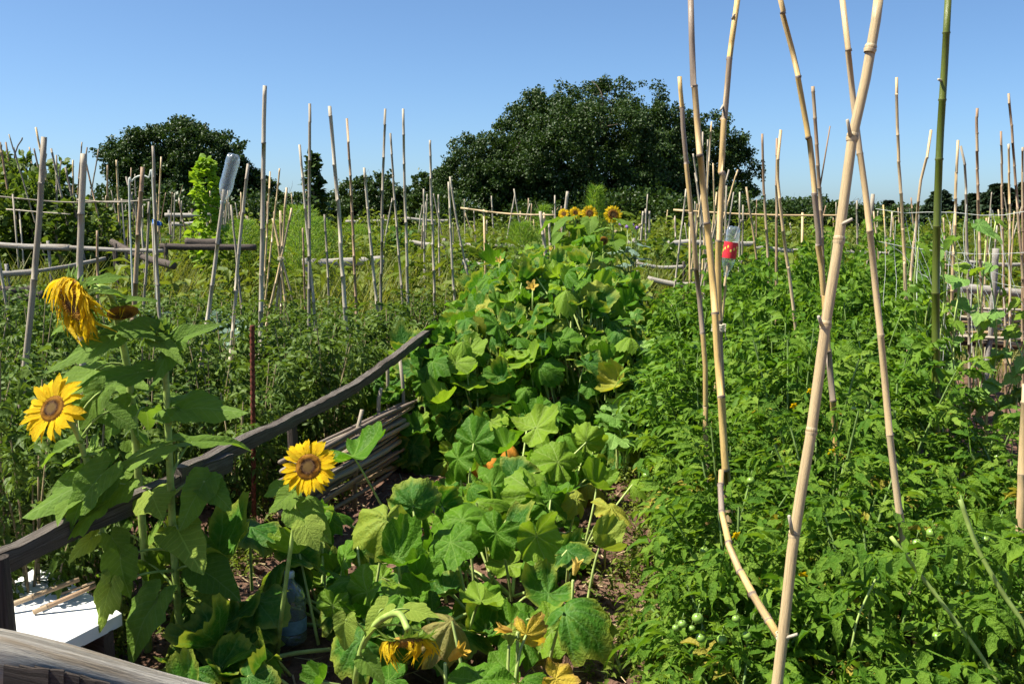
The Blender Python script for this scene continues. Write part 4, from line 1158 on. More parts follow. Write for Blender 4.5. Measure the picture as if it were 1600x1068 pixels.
H4 = [hero(552, 712, 590, 730, 4.75, 112, q, 31, -.2, .8), hero(872, 722, 845, 700, 5.3, 80, ql, 33), hero(916, 690, 915, 668, 5.6, 54, ql, 34), hero(932, 762, 905, 752, 4.9, 60, ql, 35), hero(988, 756, 1004, 740, 5.0, 44, ql, 36),
      hero(740, 692, 752, 660, 5.4, 76, q, 37), hero(716, 716, 700, 745, 5.2, 60, q, 38), hero(838, 668, 870, 652, 5.7, 74, ql, 39), hero(790, 700, 810, 690, 5.4, 50, q, 40), hero(956, 790, 990, 800, 4.6, 70, qy, 41, 0, .9), hero(900, 780, 870, 770, 4.7, 46, qy, 42), hero(690, 770, 690, 740, 4.9, 44, q, 43),
      hero(505, 800, 540, 790, 4.2, 60, q, 44), hero(770, 760, 800, 770, 4.8, 60, q, 45)]
def fill(seed, n, box, hfun, smin, smax, mats, meshes=None, keep=None, top=.7):
    rg = random.Random(seed); out = []; tries = 0
    meshes = meshes or SQ
    while len(out) < n and tries < n * 40:
        tries += 1
        x, y = rg.uniform(box[0], box[1]), rg.uniform(box[2], box[3])
        if keep and not keep(x, y): continue
        if y < 3.75 and -.262 < x / y < -.18: continue
        h = hfun(x, y)
        if h < .06: continue
        z = h * (rg.uniform(.82, 1.06) if rg.random() < top else rg.uniform(.25, .7))
        p = Vector((x, y, z))
        if any((p - o[0]).length < .085 for o in out[-60:]): continue
        a = rg.uniform(0, 6.283)
        tip = Vector((math.cos(a), math.sin(a), rg.uniform(-.5, .1)))
        # lean towards the free side of the canopy
        e = .15
        gx_, gy_ = hfun(x + e, y) - hfun(x - e, y), hfun(x, y + e) - hfun(x, y - e)
        n_ = Vector((-gx_ / (2 * e) * .6, -gy_ / (2 * e) * .6, 1)) + Vector((rg.uniform(-.8, .5), rg.uniform(-.9, .3), 0))
        out.append((p, tip, n_, rg.uniform(smin, smax), rg.choice(meshes), rg.choice(mats)))
    return out
def fenceX(y): return float(np.interp(y, [2.8, 3.3, 4, 4.9, 5.8, 7.0], [-1.52, -1.45, -1.24, -1.08, -.90, -.60]))
def pathX(y): return .36 + (y - 3.4) * .13
def hnear(x, y):
    e = min(x - fenceX(y) - (.10 if y < 4.5 else .48), pathX(y) - .12 - x, y - 2.7)
    if e < 0: return 0
    return min(1, e / .25) * (.30 + .10 * math.sin(x * 5 + y * 3) + .05 * sstep(4, 6, y))
def hmound(x, y):
    c = .11 + (y - 7) * .13; wd = 1.12 - (y - 7) * .06
    f = max(0, 1 - abs((x - c) / wd) ** 2.6) * sstep(6.15, 7.0, y) * (1 - sstep(10.6, 11.4, y))
    return f ** .5 * (1.09 + (y - 7) * .058 + .13 * math.sin(x * 4 + y * 1.7) + .08 * math.sin(x * 9 - y * 3))
SQROOT = []
mixq = [q] * 8 + [ql] * 3 + [qd] * 5 + [qy]
groups = [('squash plant, leaves coloured dark to mimic shade, beneath the tall sunflowers', -1.0, 3.8, H0 + fill(5, 26, (-1.5, -.75, 3.1, 4.3), hnear, .14, .22, [qd, qd, q])), ('squash plant sprawling by the path with one withered beige leaf', .0, 3.2, H1 + fill(1, 22, (-1.3, .2, 2.75, 3.5), hnear, .12, .19, mixq, top=.15)),
          ('squash plant with a big yellowing leaf beside the round golden sunflower', -.5, 3.7, H2 + fill(2, 40, (-1.4, -.35, 3.2, 4.3), hnear, .13, .21, [q, q, qd, qd, ql], top=.2)),
          ('squash plant with broad scalloped green leaves in the middle of the bed', .0, 4.2, H3 + fill(3, 48, (-.45, .5, 3.5, 4.9), hnear, .14, .22, mixq, top=.15)),
          ('squash plant with umbrella-like leaves standing before the cane edging', -.2, 5.1, H4 + fill(4, 56, (-.9, .62, 4.6, 6.3), hnear, .13, .21, mixq, top=.25))]
for i, (lb, cx, cyv, lv) in enumerate(groups):
    SQROOT.append(squash_plant(lb, cx, cyv, lv, 500 + i))
MB = []
def box_fill(seed, n, b, smin=.13, smax=.235): return fill(seed, n, b, hmound, smin, smax, mixq)
mound = [('squash mound front, large shaded leaves climbing at the end of the plank fence', -.35, 7.0, box_fill(11, 160, (-1.0, .15, 6.2, 7.6))),
         ('squash plant on the path side of the climbing mound, leaves hanging low', .6, 7.0, box_fill(12, 125, (.1, 1.2, 6.3, 7.7))),
         ('squash plant covering the back of the mound toward the tall stakes', -.3, 8.4, box_fill(13, 165, (-1.0, .25, 7.5, 9.3))),
         ('squash plant covering the top of the mound before the four sunflowers', .7, 8.6, box_fill(14, 165, (.2, 1.5, 7.6, 9.6))),
         ('squash plant at the far end of the mound below the four sunflowers', .4, 10.2, box_fill(15, 160, (-.7, 1.6, 9.2, 11.2), .15, .24))]
for i, (lb, cx, cyv, lv) in enumerate(mound):
    # leaves hanging down the open flanks of the mound
    rg = random.Random(900 + i)
    xs_ = [l[0].x for l in lv]; ys_ = [l[0].y for l in lv]
    extra = []
    for _ in range(900):
        if len(extra) > 75: break
        x, y = rg.uniform(min(xs_) - .1, max(xs_) + .1), rg.uniform(min(ys_) - .1, max(ys_))
        h = hmound(x, y)
        g2 = math.hypot(hmound(x + .1, y) - hmound(x - .1, y), hmound(x, y + .1) - hmound(x, y - .1))
        if h < .15 or g2 < .16: continue
        z = rg.uniform(.15, 1) * h
        dx, dy = hmound(x - .1, y) - hmound(x + .1, y), hmound(x, y - .1) - hmound(x, y + .1)
        o = Vector((dx, dy, 0)).normalized()
        extra.append((Vector((x, y, z)), o + Vector((rg.uniform(-.5, .5), 0, -1.1)), o + Vector((0, 0, rg.uniform(.2, 1))), rg.uniform(.13, .22), rg.choice(SQ), rg.choice(mixq)))
    SQROOT.append(squash_plant(lb, cx, cyv, lv + extra, 600 + i))
# zucchini with jagged pale leaves between mound and tomatoes
def hz(x, y): return .42 + .2 * math.sin(x * 5 + y)
zz = [('zucchini plant with upright jagged pale leaves beside the soil path', 1.02, 7.1, 40, (.72, 1.32, 6.6, 7.6), .72), ('zucchini plant with jagged leaves tucked under the mound of squash', .85, 6.3, 24, (.62, 1.05, 6.0, 6.6), .45), ('zucchini plant with jagged leaves below the spent sunflower', 1.25, 8.4, 34, (.95, 1.6, 7.9, 9.0), .78)]
for i, (lb, cx, cyv, n_, bx_, hh) in enumerate(zz):
    rg = random.Random(70 + i); lv = []
    for k in range(n_):
        x, y = rg.uniform(bx_[0], bx_[1]), rg.uniform(bx_[2], bx_[3])
        a = math.atan2(y - cyv, x - cx) + rg.uniform(-.6, .6)
        lv.append((Vector((x, y, hh * rg.uniform(.5, 1.1))), Vector((math.cos(a), math.sin(a), rg.uniform(-.2, .7))), Vector((-.5 * math.cos(a), -.5 * math.sin(a) - .3, 1)), rg.uniform(.18, .28), rg.choice(ZUC), 'zucchini'))
    squash_plant(lb, cx, cyv, lv, 700 + i, name='zucchini_plant', cat='zucchini plant', group='zucchini plants by the path')
# squash blossoms and fruit
def blossom_mesh(seed, open_=1.0):
    rg = np.random.default_rng(seed); n = 30; rows = [(.10, 0), (.16, .25), (.24, .5), (.45 * open_ + .12, .78), (.8 * open_ + .12, .98), (1.0 * open_ + .1, 1.02)]
    V, Q = [], []
    for i, (r, z) in enumerate(rows):
        for j in range(n):
            a = j * 2 * math.pi / n; lob = (1 + .35 * math.cos(5 * a)) if i > 3 else (1 + .08 * math.cos(5 * a))
            V.append((r * lob * math.cos(a), r * lob * math.sin(a), z * (1 + (.12 * math.cos(5 * a) if i > 3 else 0)) + rg.uniform(-.02, .02)))
    for i in range(len(rows) - 1):
        for j in range(n): Q.append((i * n + j, i * n + (j + 1) % n, (i + 1) * n + (j + 1) % n, (i + 1) * n + j))
    return mk(np.array(V), np.array(Q), None, np.zeros((len(V), 3)), 'blossom', MT['blossom'])
BLO = [blossom_mesh(1, 1.0), blossom_mesh(2, .25), blossom_mesh(3, .6)]
for (px, py, Y, k, s, d, ri) in [(702, 1030, 3.0, 1, .065, (.5, -.2, .5), 0), (832, 452, 7.2, 2, .055, (-.1, -.8, .6), 6), (848, 545, 6.9, 1, .09, (.1, -.5, -.8), 5), 
                                  (945, 810, 4.6, 2, .035, (-.3, -.5, .7), 3), (897, 898, 3.7, 1, .06, (.2, .1, .9), 2), (800, 985, 3.18, 1, .05, (-.9, -.2, .3), 0), (780, 410, 9.0, 2, .045, (0, -.8, .6), 7), (820, 425, 8.6, 1, .05, (.2, -.8, .5), 7), (1018, 605, 6.2, 2, .04, (0, -.5, .7), 5), (860, 392, 9.6, 1, .05, (0, -.8, .6), 8)]:
    r_ = SQROOT[ri + 1]; p = P(px, py, Y)
    z = Vector(d).normalized()
    o = link('blossom', BLO[k], r_, M=orient(p - r_.location, z.orthogonal(), z, s))
    g = Geo(); b = p - z * .02; g.add(*tube(np.array([np.array(b) - np.array(o.matrix_basis.translation) - np.array(r_.location) + np.array(v) for v in ((0, 0, 0), (0, .02, -.08), (0, .03, -.25))]), [.006, .006, .005], 5))
    link('flower_stalk', g.mesh('flower_stalk', [MT['stem_pale']]), r_, loc=o.matrix_basis.translation)
def pumpkin_mesh():
    n, m = 40, 14; V, Q = [], []
    for i in range(m + 1):
        f = math.pi * i / m
        for j in range(n):
            a = j * 2 * math.pi / n; rib = 1 - .10 * abs(math.cos(a * 5)) ** 4
            V.append((math.sin(f) * math.cos(a) * rib, math.sin(f) * math.sin(a) * rib, .78 * math.cos(f) * (1 - .22 * math.exp(-(math.sin(f) * 3) ** 2))))
    for i in range(m):
        for j in range(n): Q.append((i * n + j, (i + 1) * n + j, (i + 1) * n + (j + 1) % n, i * n + (j + 1) % n))
    return mk(np.array(V), np.array(Q), None, np.zeros((len(V), 3)), 'pumpkin', MT['pumpkin'])
pk = P(772, 688, 6.1)
link('pumpkin', pumpkin_mesh(), SQROOT[5], loc=Vector((pk.x, pk.y, .16)) - SQROOT[5].location).scale = (.17, .17, .17)

# ================================================================== tomato plants
def tomato_layout(seed, h, w, nleaf, nst=6):
    """stems (polylines) and leaf placements round the origin"""
    rg = random.Random(seed); stems, leaves = [], []
    for s in range(nst):
        a = s * 6.283 / nst + rg.uniform(-.5, .5); rr = w * rg.uniform(.25, .95)
        e = Vector((math.cos(a) * rr, math.sin(a) * rr, h * rg.uniform(.62, 1.0)))
        m = Vector((e.x * .35, e.y * .35, e.z * .6))
        stems.append(bez((rg.uniform(-.04, .04), rg.uniform(-.04, .04), -.03), m, e, 8))
    per = nleaf // nst
    for st in stems:
        for k in range(per):
            f = (k + rg.random()) / per
            f = .12 + .88 * f ** .8
            i = min(6, int(f * 7)); u = f * 7 - i
            p = Vector(st[i] * (1 - u) + st[i + 1] * u)
            a = math.atan2(p.y, p.x) + rg.uniform(-1.5, 1.5)
            d = Vector((math.cos(a), math.sin(a), rg.uniform(-.35, 1.1) * (.3 + f * f * 1.3)))
            n = Vector((rg.uniform(-.5, .5), rg.uniform(-.5, .5), 1)) - Vector((d.x, d.y, 0)) * .35
            leaves.append((p, d, n, rg.uniform(.10, .215)))
    return stems, leaves
def stems_geo(stems, r=.0085):
    g = Geo()
    for st in stems: g.add(*tube(st, np.linspace(r, r * .45, len(st)), 6, False))
    return g
def tomato_leafy(label, x, y, h, w, nleaf, seed, group, nst=6, mat='tomato', fruits=0, flowers=0):
    root = empty('tomato_plant', (x, y, 0), label, 'tomato plant', group)
    st, lv = tomato_layout(seed, h, w, nleaf, nst)
    link('stem', stems_geo(st).mesh('stem', [MT['stem_tomato']]), root)
    for k, (p, d, n, s) in enumerate(lv):
        c_ = (k * 37 + seed * 11) % 100
        mt_ = None if c_ < 76 else (MT['tomato_light'] if c_ < 95 else (MT['tomato_old'] if p.z < h * .75 else None))
        o = link('leaf', TOM[(k * 7 + seed) % len(TOM)], root, M=orient(p, d, n, s), mat=mt_)
    rg = random.Random(seed + 5)
    for k in range(fruits):
        s = rg.choice(st); i = rg.randint(3, 6); p = Vector(s[i])
        out = Vector((p.x * .6 - .05, p.y * .6 - .10, 0))
        fruit(root, p + out + Vector((rg.uniform(-.04, .04), rg.uniform(-.04, .04), -.04)), rg.uniform(.016, .026))
    for k in range(flowers):
        s = rg.choice(st); p = Vector(s[rg.randint(5, 7)]) + Vector((rg.uniform(-.1, .05), rg.uniform(-.12, 0), rg.uniform(0, .08)))
        link('blossom', BLO[0], root, mat=MT['petal'], M=orient(p, Vector((1, 0, .2)), Vector((rg.uniform(-.5, .5), -.6, -.3)), .014))
    return root
def fruit_mesh():
    V = IV2 * np.array([1, 1, .9]); g = Geo(); g.add(V, None, IT2, np.zeros((len(V), 3))); return g.mesh('fruit', [MT['tomato_fruit']])
FRU = fruit_mesh()
def calyx_mesh():
    g = Geo()
    for k in range(5):
        V, Q = leaflet(1.0, .22, 5 + k, 4, True); M = np.array(Matrix.Rotation(k * 1.257, 3, 'Z') @ Matrix.Rotation(-.3, 3, 'X'))
        g.add(V @ M.T, Q, None, np.zeros((len(V), 3)))
    g.add(*tube([(0, 0, 0), (.1, 0, .8), (.3, .1, 1.6)], .1, 5))
    return g.mesh('calyx', [MT['stem_tomato']])
CAL = calyx_mesh()
def fruit(root, p, r):
    o = link('fruit', FRU, root, loc=p); o.scale = (r, r, r)
    c = link('calyx', CAL, o, loc=(0, 0, .86)); return o
# near half of the staked tomato bed: every leaf its own
rg = random.Random(17)
def tomX(y): return .74 + (y - 3.4) * .16
G_TOM = 'tomato plants of the cane-staked bed'
def th(y): return float(np.interp(y, [2.2, 2.8, 3.5, 5, 7, 9], [.50, .66, .84, 1.12, 1.37, 1.50]))
LB1 = 'bushy green tomato plant in the near part of the cane-staked bed'
LB2 = 'tomato plant in the far part of the cane-staked bed, under the horizontal pole'
y = 2.15; cnt = 0
spots_far = []
while y < 9.6:
    x = tomX(y) + rg.uniform(-.05, .05)
    xr = .58 * y if y < 5.0 else min(.58 * y, .425 * y)
    while x < xr:
        yy = y + rg.uniform(-.12, .12)
        h = th(yy) * rg.uniform(.85, 1.1)
        if x < tomX(y) + .3: h *= .78
        if x / y > .42: h *= .80
        if y < 5.0:
            w = .36 if x > tomX(y) + .3 else .26
            lb = 'tomato plant at the edge of the staked bed, spilling on the soil path' if x <= tomX(y) + .3 else ('bushy tomato plant in the nearest rows around the thick pale cane' if y < 3.4 else LB1)
            tomato_leafy(lb, x, yy, h, w, 168 if y < 3.6 else 138, 1000 + cnt, G_TOM, 6, fruits=3 if y < 4.2 else 1, flowers=1 if cnt % 2 else 0)
        else: spots_far.append((x, yy, h))
        cnt += 1
        x += .46 if y < 5 else .5
    y += .44 if y < 5 else .5
# a cluster of green tomatoes by the fallen cane end
tr = empty('tomato_plant', gp(1110, 1090, 0), 'tomato plant with clustered green fruit by the hollow end of the bent cane', 'tomato plant', 'tomato plants with fruit in view')
st, lv = tomato_layout(77, .45, .3, 60, 5)
link('stem', stems_geo(st).mesh('stem', [MT['stem_tomato']]), tr)
for k, (p, d, n, s) in enumerate(lv): link('leaf', TOM[k % 12], tr, M=orient(p, d, n, s * .9))
for (px, py, d_) in [(1090, 965, 17), (1066, 974, 13), (1056, 980, 11), (1095, 996, 15), (1128, 998, 16), (1150, 966, 12), (1091, 1061, 13), (1197, 1056, 16), (1081, 981, 10), (1167, 992, 13)]:
    Yf = 2.78; fruit(tr, P(px, py, Yf) - tr.location, d_ / 2 / FPX * Yf * 1.15)
# thick leaning tomato stems at the near corner
tr2 = empty('tomato_plant', gp(1580, 1150, 0), 'tomato plant with thick bare leaning stems and toothed leaves in the nearest corner', 'tomato plant', 'tomato plants with fruit in view')
g = Geo()
for path, r in [([(1392, 838), (1440, 900), (1490, 965), (1530, 1020), (1560, 1068)], .0055), ([(1500, 780), (1525, 850), (1560, 915), (1600, 975), (1650, 1060)], .0065), ([(1370, 900), (1342, 960), (1330, 1010)], .003)]:
    pts = [P(px, py, 2.52 - .10 * i / len(path)) for i, (px, py) in enumerate(path)]
    g = Geo(); g.add(*tube(local(catmull(pts, 5), tr2), r, 7)); link('stem', g.mesh('stem', [MT['stem']]), tr2)
rg = random.Random(23)
for k in range(70):
    px, py = rg.uniform(1330, 1640), rg.uniform(790, 1080)
    a = rg.uniform(0, 6.28)
    link('leaf', TOM[k % 12], tr2, M=orient(P(px, py, rg.uniform(2.42, 2.9)) - tr2.location, Vector((math.cos(a), math.sin(a) * .6 - .3, rg.uniform(-.4, .4))), Vector((rg.uniform(-.5, .3), -.4, 1)), rg.uniform(.14, .22)))
for (px, py, d_) in [(1455, 832, 17), (1432, 848, 16), (1540, 842, 12), (1562, 806, 9), (1496, 910, 10), (1518, 928, 12), (1355, 642, 9), (1334, 638, 8)]:
    Yf = 2.62; fruit(tr2, P(px, py, Yf) - tr2.location, d_ / 2 / FPX * Yf)

def joined_plant(seed, h, w, nleaf, tpls, mat, smin, smax, nst=6, stemmat='stem_tomato', droopy=0.0, name='foliage'):
    st, lv = tomato_layout(seed, h, w, nleaf, nst)
    rg = np.random.default_rng(abs(int(seed)))
    pos = np.array([l[0][:] for l in lv]); tip = np.array([l[1][:] for l in lv]); nr = np.array([l[2][:] for l in lv])
    tip[:, 2] -= droopy
    V, Q, T, A = scatter(tpls, pos, tip, nr, rg.uniform(smin, smax, len(lv)), rg)
    F = [x for x in (Q, T) if x is not None]
    return mesh_np(name, V, F, [MT[mat]], True, {'luv': A}), stems_geo(st, .007).mesh('stem', [MT[stemmat]])
FARV = [joined_plant(60 + i, 1.0, .36, 170, TOMM, 'tomato', .12, .22) for i in range(6)]
def place_joined(name, label, cat, group, var, x, y, h, rot, w=1.0, z=0.0):
    root = empty(name, (x, y, z), label, cat, group)
    root.rotation_euler = (0, 0, rot); root.scale = (w, w, h)
    o = link('foliage', var[0], root); o['kind'] = 'stuff'
    link('stem', var[1], root)
    return root
rg = random.Random(31)
for (x, yv, h) in spots_far:
    place_joined('tomato_plant', LB2, 'tomato plant', G_TOM, rg.choice(FARV), x, yv, h, rg.uniform(0, 6.28))

# ================================================================== bed of duller tomato plants beyond the plank fence
LEFTV = [joined_plant(80 + i, 1.0, .30, 190, TOML if i % 2 else TOMM, 'tomato_dull', .09, .18, 7, 'stem_dry', .25) for i in range(7)]
rg = random.Random(37); y = 3.5
while y < 11.2:
    x = fenceX(min(y, 6.9)) - .5 + (0 if y < 7 else (y - 7) * .12)
    while x > -.58 * y - .3:
        if rg.random() < .95:
            place_joined('tomato_plant', 'dull green tomato plant in the dense rows beyond the plank fence', 'tomato plant', 'tomato plants beyond the plank fence', rg.choice(LEFTV), x + rg.uniform(-.1, .1), y + rg.uniform(-.15, .15), rg.uniform(.88, 1.18) * (.85 if y > 9 else 1), rg.uniform(0, 6.28), rg.uniform(.9, 1.15))
        x -= .42
    y += .55
# kale with blue-grey leaves among them
for i, (px, py, Y) in enumerate([(352, 500, 8.2), (372, 512, 7.8), (226, 480, 9.0)]):
    p = P(px, py, Y)
    root = empty('kale_plant', (p.x, p.y, 0), ['blue-grey kale plant beside the inverted bottle stake', 'blue-grey kale plant nearest the rusty iron rod', 'blue-grey kale plant by the pair of thin grey stakes'][i], 'kale', 'kale plants')
    g = Geo(); g.add(*tube([(0, 0, 0), (.02, 0, p.z * .6), (0, 0, p.z)], [.02, .016, .01], 7)); link('stem', g.mesh('stem', [MT['stem_pale']]), root)
    rk = random.Random(i)
    for k in range(16):
        a = k * 2.4; link('leaf', SUN[k % 8], root, mat=MT['kale'], M=orient(Vector((math.cos(a) * .03, math.sin(a) * .03, p.z * (.55 + .45 * k / 16))), Vector((math.cos(a), math.sin(a), rk.uniform(-.2, .8))), Vector((0, 0, 1)), (rk.uniform(.2, .3),) * 2 + (.2,)))

# ================================================================== weeds, grass and far rows
def blade_t(n=3, w=.035):
    t = np.linspace(0, 1, n + 1); V, Q = [], []
    for i, u in enumerate(t):
        ww = w * (1 - u) ** .7 + .002
        V += [(-ww, .45 * u ** 2.2, u), (ww, .45 * u ** 2.2, u)]
    for i in range(n): Q.append((2 * i, 2 * i + 1, 2 * i + 3, 2 * i + 2))
    return np.array(V), np.array(Q), None, np.zeros((len(V), 3))
# blade template grows along +Z; tip axis is +Y so use tip = heading, normal = up
rg = np.random.default_rng(51)
def field(name, label, n, xy, hmin, hmax, mat, tpl, cat):
    x, y, hs = xy(n)
    m = len(x); a = rg.uniform(0, 6.283, m)
    pos = np.stack([x, y, gheight(x, y) - .02], 1)
    V, Q, T, A = scatter(tpl, pos, np.stack([np.cos(a), np.sin(a), 0 * a], 1), np.tile([0, 0, 1.], (m, 1)) + .25 * rdir(rg, m), rg.uniform(hmin, hmax, m) * hs, rg)
    tag(link(name, mesh_np(name, V, [f for f in (Q, T) if f is not None], [MT[mat]], True, {'luv': A})), label, cat, kind='stuff')
def wedge(y0, y1, a, b, patch=1.0, gap=.42):
    def f(n):
        y = np.sqrt(rg.uniform(y0 ** 2, y1 ** 2, n)); x = rg.uniform(a, b, n) * y
        p = vnoise(x * .55 * patch + 3, y * .55 * patch) + .5
        k = p > gap * rg.random(n) + .08
        return x[k], y[k], (.5 + p[k])
    return f
tg = [blade_t(3, .012), blade_t(3, .016)]
field('tall_grass', 'yellow green tall grass and weeds between the beds and the far fences', 42000, wedge(11.4, 30, -.6, .16), .35, .85, 'grass', tg, 'grass')
field('tall_grass', 'grass and weeds beyond the tomato bed towards the far fences', 20000, wedge(9.6, 30, .10, .62), .25, .75, 'grass', tg, 'grass')
# leafy weeds: stalk with small leaves
def weed_t(seed):
    rg2 = np.random.default_rng(seed); g = Geo()
    g.add(*tube([(0, 0, 0), (.03, .02, .5), (0, .05, 1)], [.006, .005, .003], 4, False))
    for k in range(16):
        V, Q = leaflet(rg2.uniform(.12, .26), rg2.uniform(.03, .06), seed * 20 + k, 3, True)
        a = k * 2.4; M = np.array(Matrix.Rotation(a, 3, 'Z') @ Matrix.Rotation(rg2.uniform(-.5, .7), 3, 'X'))
        g.add(V @ M.T + np.array([0, 0, .15 + .85 * k / 16]), Q, None, np.zeros((len(V), 3)))
    return np.concatenate(g.V), np.concatenate(g.Q), None, np.concatenate(g.A)
wt = [weed_t(i) for i in range(6)]
field('weeds', 'leafy green weeds standing in the rough strips between the plots', 4200, wedge(11, 34, -.6, .62, 1.6, .6), .5, 1.1, 'weed', wt, 'weeds')
field('weeds', 'weeds sprouting in the soil strip along the plank fence', 260, lambda n: (lambda y: (np.interp(y, [2.8, 7], [-1.75, -.75]) + rg.uniform(-.25, .1, n), y, np.ones(n)))(rg.uniform(3, 7, n)), .08, .25, 'weed', wt, 'weeds')
field('weeds', 'small weeds and straggly stalks on the soil path beside the squash', 650, lambda n: (lambda y: (.52 + (y - 3.4) * .14 + rg.normal(0, .13, n), y, np.ones(n)))(rg.uniform(3.3, 8, n)), .05, .20, 'weed', wt, 'weeds')

# shrubs of the far plots: clumps of small leaves
def shrub_var(seed, n, shape, leaf, mat, tpl=LEAF6, sc=(1, 1, 1)):
    rg2 = np.random.default_rng(seed)
    pos, out = shape(rg2, n); pos = pos * np.array(sc)
    tip = unit(out + .8 * rdir(rg2, n)); nr = rdir(rg2, n) * .7 + np.array([0, 0, .9])
    V, Q, T, A = scatter(tpl, pos, tip, nr, rg2.uniform(.7, 1.3, n) * leaf, rg2)
    g = Geo()
    for k in range(5):
        e = pos[rg2.integers(0, n)]; g.add(*tube(bez((0, 0, -.05), (e[0] * .3, e[1] * .3, e[2] * .6), e, 5), [.02, .016, .012, .009, .005], 5, False))
    return mesh_np('foliage', V, Q, [MT[mat]], True, {'luv': A}), g.mesh('stem', [MT['stem_dry']])
def bushshape(rg2, n):
    d = rdir(rg2, n); d[:, 2] = np.abs(d[:, 2]); r = rg2.random(n) ** .35
    c = rg2.integers(0, 9, n); cc = rdir(rg2, 9) * .22
    p = d * r[:, None] * np.array([.5, .5, .8]) + cc[c] * np.array([1, 1, .6]); p[:, 2] = np.clip(p[:, 2] + .12, .03, 2)
    return p, d
def column(rg2, n):
    t = rg2.random(n); a = rg2.uniform(0, 6.283, n); r = rg2.random(n) ** .5 * (1 - t ** 3 * .7) * (1 + .4 * np.sin(t * 17))
    return np.stack([np.cos(a) * r, np.sin(a) * r, t], 1), np.stack([np.cos(a), np.sin(a), .2 + 0 * a], 1)
BUSH = [shrub_var(i, 500, bushshape, .09, ['bean', 'weed', 'tomato_dull', 'squash_dark', 'bean', 'tomato_dull', 'bean', 'weed'][i % 8]) for i in range(8)]
rgb = random.Random(61)
n_b = 0
for k in range(290):
    Y = rgb.uniform(12.5, 38); X = rgb.uniform(-.57, .57) * Y
    px = 800 + X / Y * FPX
    if 60 < px < 700 and Y < 19: continue
    if 700 < px < 1050 and Y < 13.5: continue
    s = rgb.uniform(.7, 1.25) * (1 if Y < 24 else .72)
    place_joined('garden_shrub', 'leafy green bush in the far plots before the trees', 'shrub', 'bushes of the far plots', BUSH[k % 8], X, Y, s, rgb.uniform(0, 6.28), s * rgb.uniform(.9, 1.4), gz(Y))
    n_b += 1
UND = [shrub_var(90 + i, 2600, bushshape, .06, 'oak') for i in range(4)]
for k in range(44):
    px = rgb.choice([rgb.uniform(690, 1190), rgb.uniform(690, 1190), rgb.uniform(170, 420)]); Y = rgb.uniform(38, 43)
    place_joined('undergrowth_bush', 'dark bush in the undergrowth at the foot of the trees', 'bush', 'dark bushes under the trees', UND[k % 4], Xat(px, Y), Y, rgb.uniform(1.3, 2.3), rgb.uniform(0, 6.28), rgb.uniform(1.6, 2.6), gz(Y))
# bean rows on poles at the edge: columns of vine
BCOL = [shrub_var(20 + i, 420, column, .12, 'bean', sc=(.32, .32, 1.8)) for i in range(6)]
BEANS = []
for k in range(46):
    px = rgb.uniform(-20, 205); Y = rgb.uniform(15.5, 19.5); X = Xat(px, Y)
    hgt = rgb.uniform(1.5, 2.5) * (1.1 if px < 110 else .78)
    rr_ = place_joined('bean_plant', 'bean vine climbing the crowded cane poles by the long log rails', 'bean plant', 'climbing bean rows by the log rails', BCOL[k % 6], X, Y, hgt / 1.8, rgb.uniform(0, 6.28), rgb.uniform(.8, 1.2), gz(Y))
BR = shrub_var(30, 800, column, .13, 'bean_bright', sc=(.27, .27, Hat(248, 17.5)))
p = P(326, 372, 17.5); place_joined('bean_plant', 'bright lime green climbing vine on a pole beside the bottle stake', 'bean plant', None, BR, p.x, p.y, 1, 0, 1, gz(17.5))
# feathery asparagus
def feather(rg2, n):
    t = rg2.random(n) ** .8; a = rg2.uniform(0, 6.283, n); r = rg2.random(n) ** .6 * (np.sin(np.clip(t, .02, 1) * 2.9) ** .7)
    return np.stack([np.cos(a) * r, np.sin(a) * r, t], 1), np.stack([np.cos(a), np.sin(a), .9 + 0 * a], 1)
ndl = np.array([[-.07, 0, 0], [.07, 0, 0], [.0, 1, 0]]); NDL = [(ndl, None, np.array([[0, 1, 2]]), np.zeros((3, 3)))]
def feather_var(seed, n, w=.5, h=1.8):
    rg2 = np.random.default_rng(seed); pos, out = feather(rg2, n); pos = pos * np.array([w, w, h])
    V, Q, T, A = scatter(NDL, pos, out + .5 * rdir(rg2, n), rdir(rg2, n), rg2.uniform(.05, .11, n), rg2)
    g = Geo()
    for k in range(4): g.add(*tube(bez((0, 0, 0), (.02 * k, .02, .5 * h), (rg2.uniform(-.3, .3) * w, rg2.uniform(-.3, .3) * w, .95 * h), 5), .008, 4, False))
    return mesh_np('foliage', V, T, [MT['feather']], False, {'luv': A}), g.mesh('stem', [MT['stem']])
for i, (px, top, Y, w, lb) in enumerate([(930, 292, 13.5, .17, 'tall narrow feathery green plant rising between the far sunflowers'), (466, 322, 17.5, .62, 'feathery yellow green asparagus bush beside the tall stakes'), (490, 340, 19, .6, 'feathery asparagus bush behind the pair of crossing stakes'),
                                      (814, 348, 19, .4, 'light feathery green bush before the pale log fence'), (380, 344, 19.5, .5, 'feathery light bush behind the leaning grey stake'), (850, 322, 20, .25, 'slim feathery plant by the pale upright stakes'), (560, 352, 24, .6, 'feathery pale bush far behind the log rail')]):
    p = P(px, 380, Y); place_joined('asparagus_plant', lb, 'asparagus', 'feathery plants', feather_var(i, 5200 if w > .3 else 3600, w, Hat(top, Y)), p.x, p.y, 1, i, 1, gz(Y))
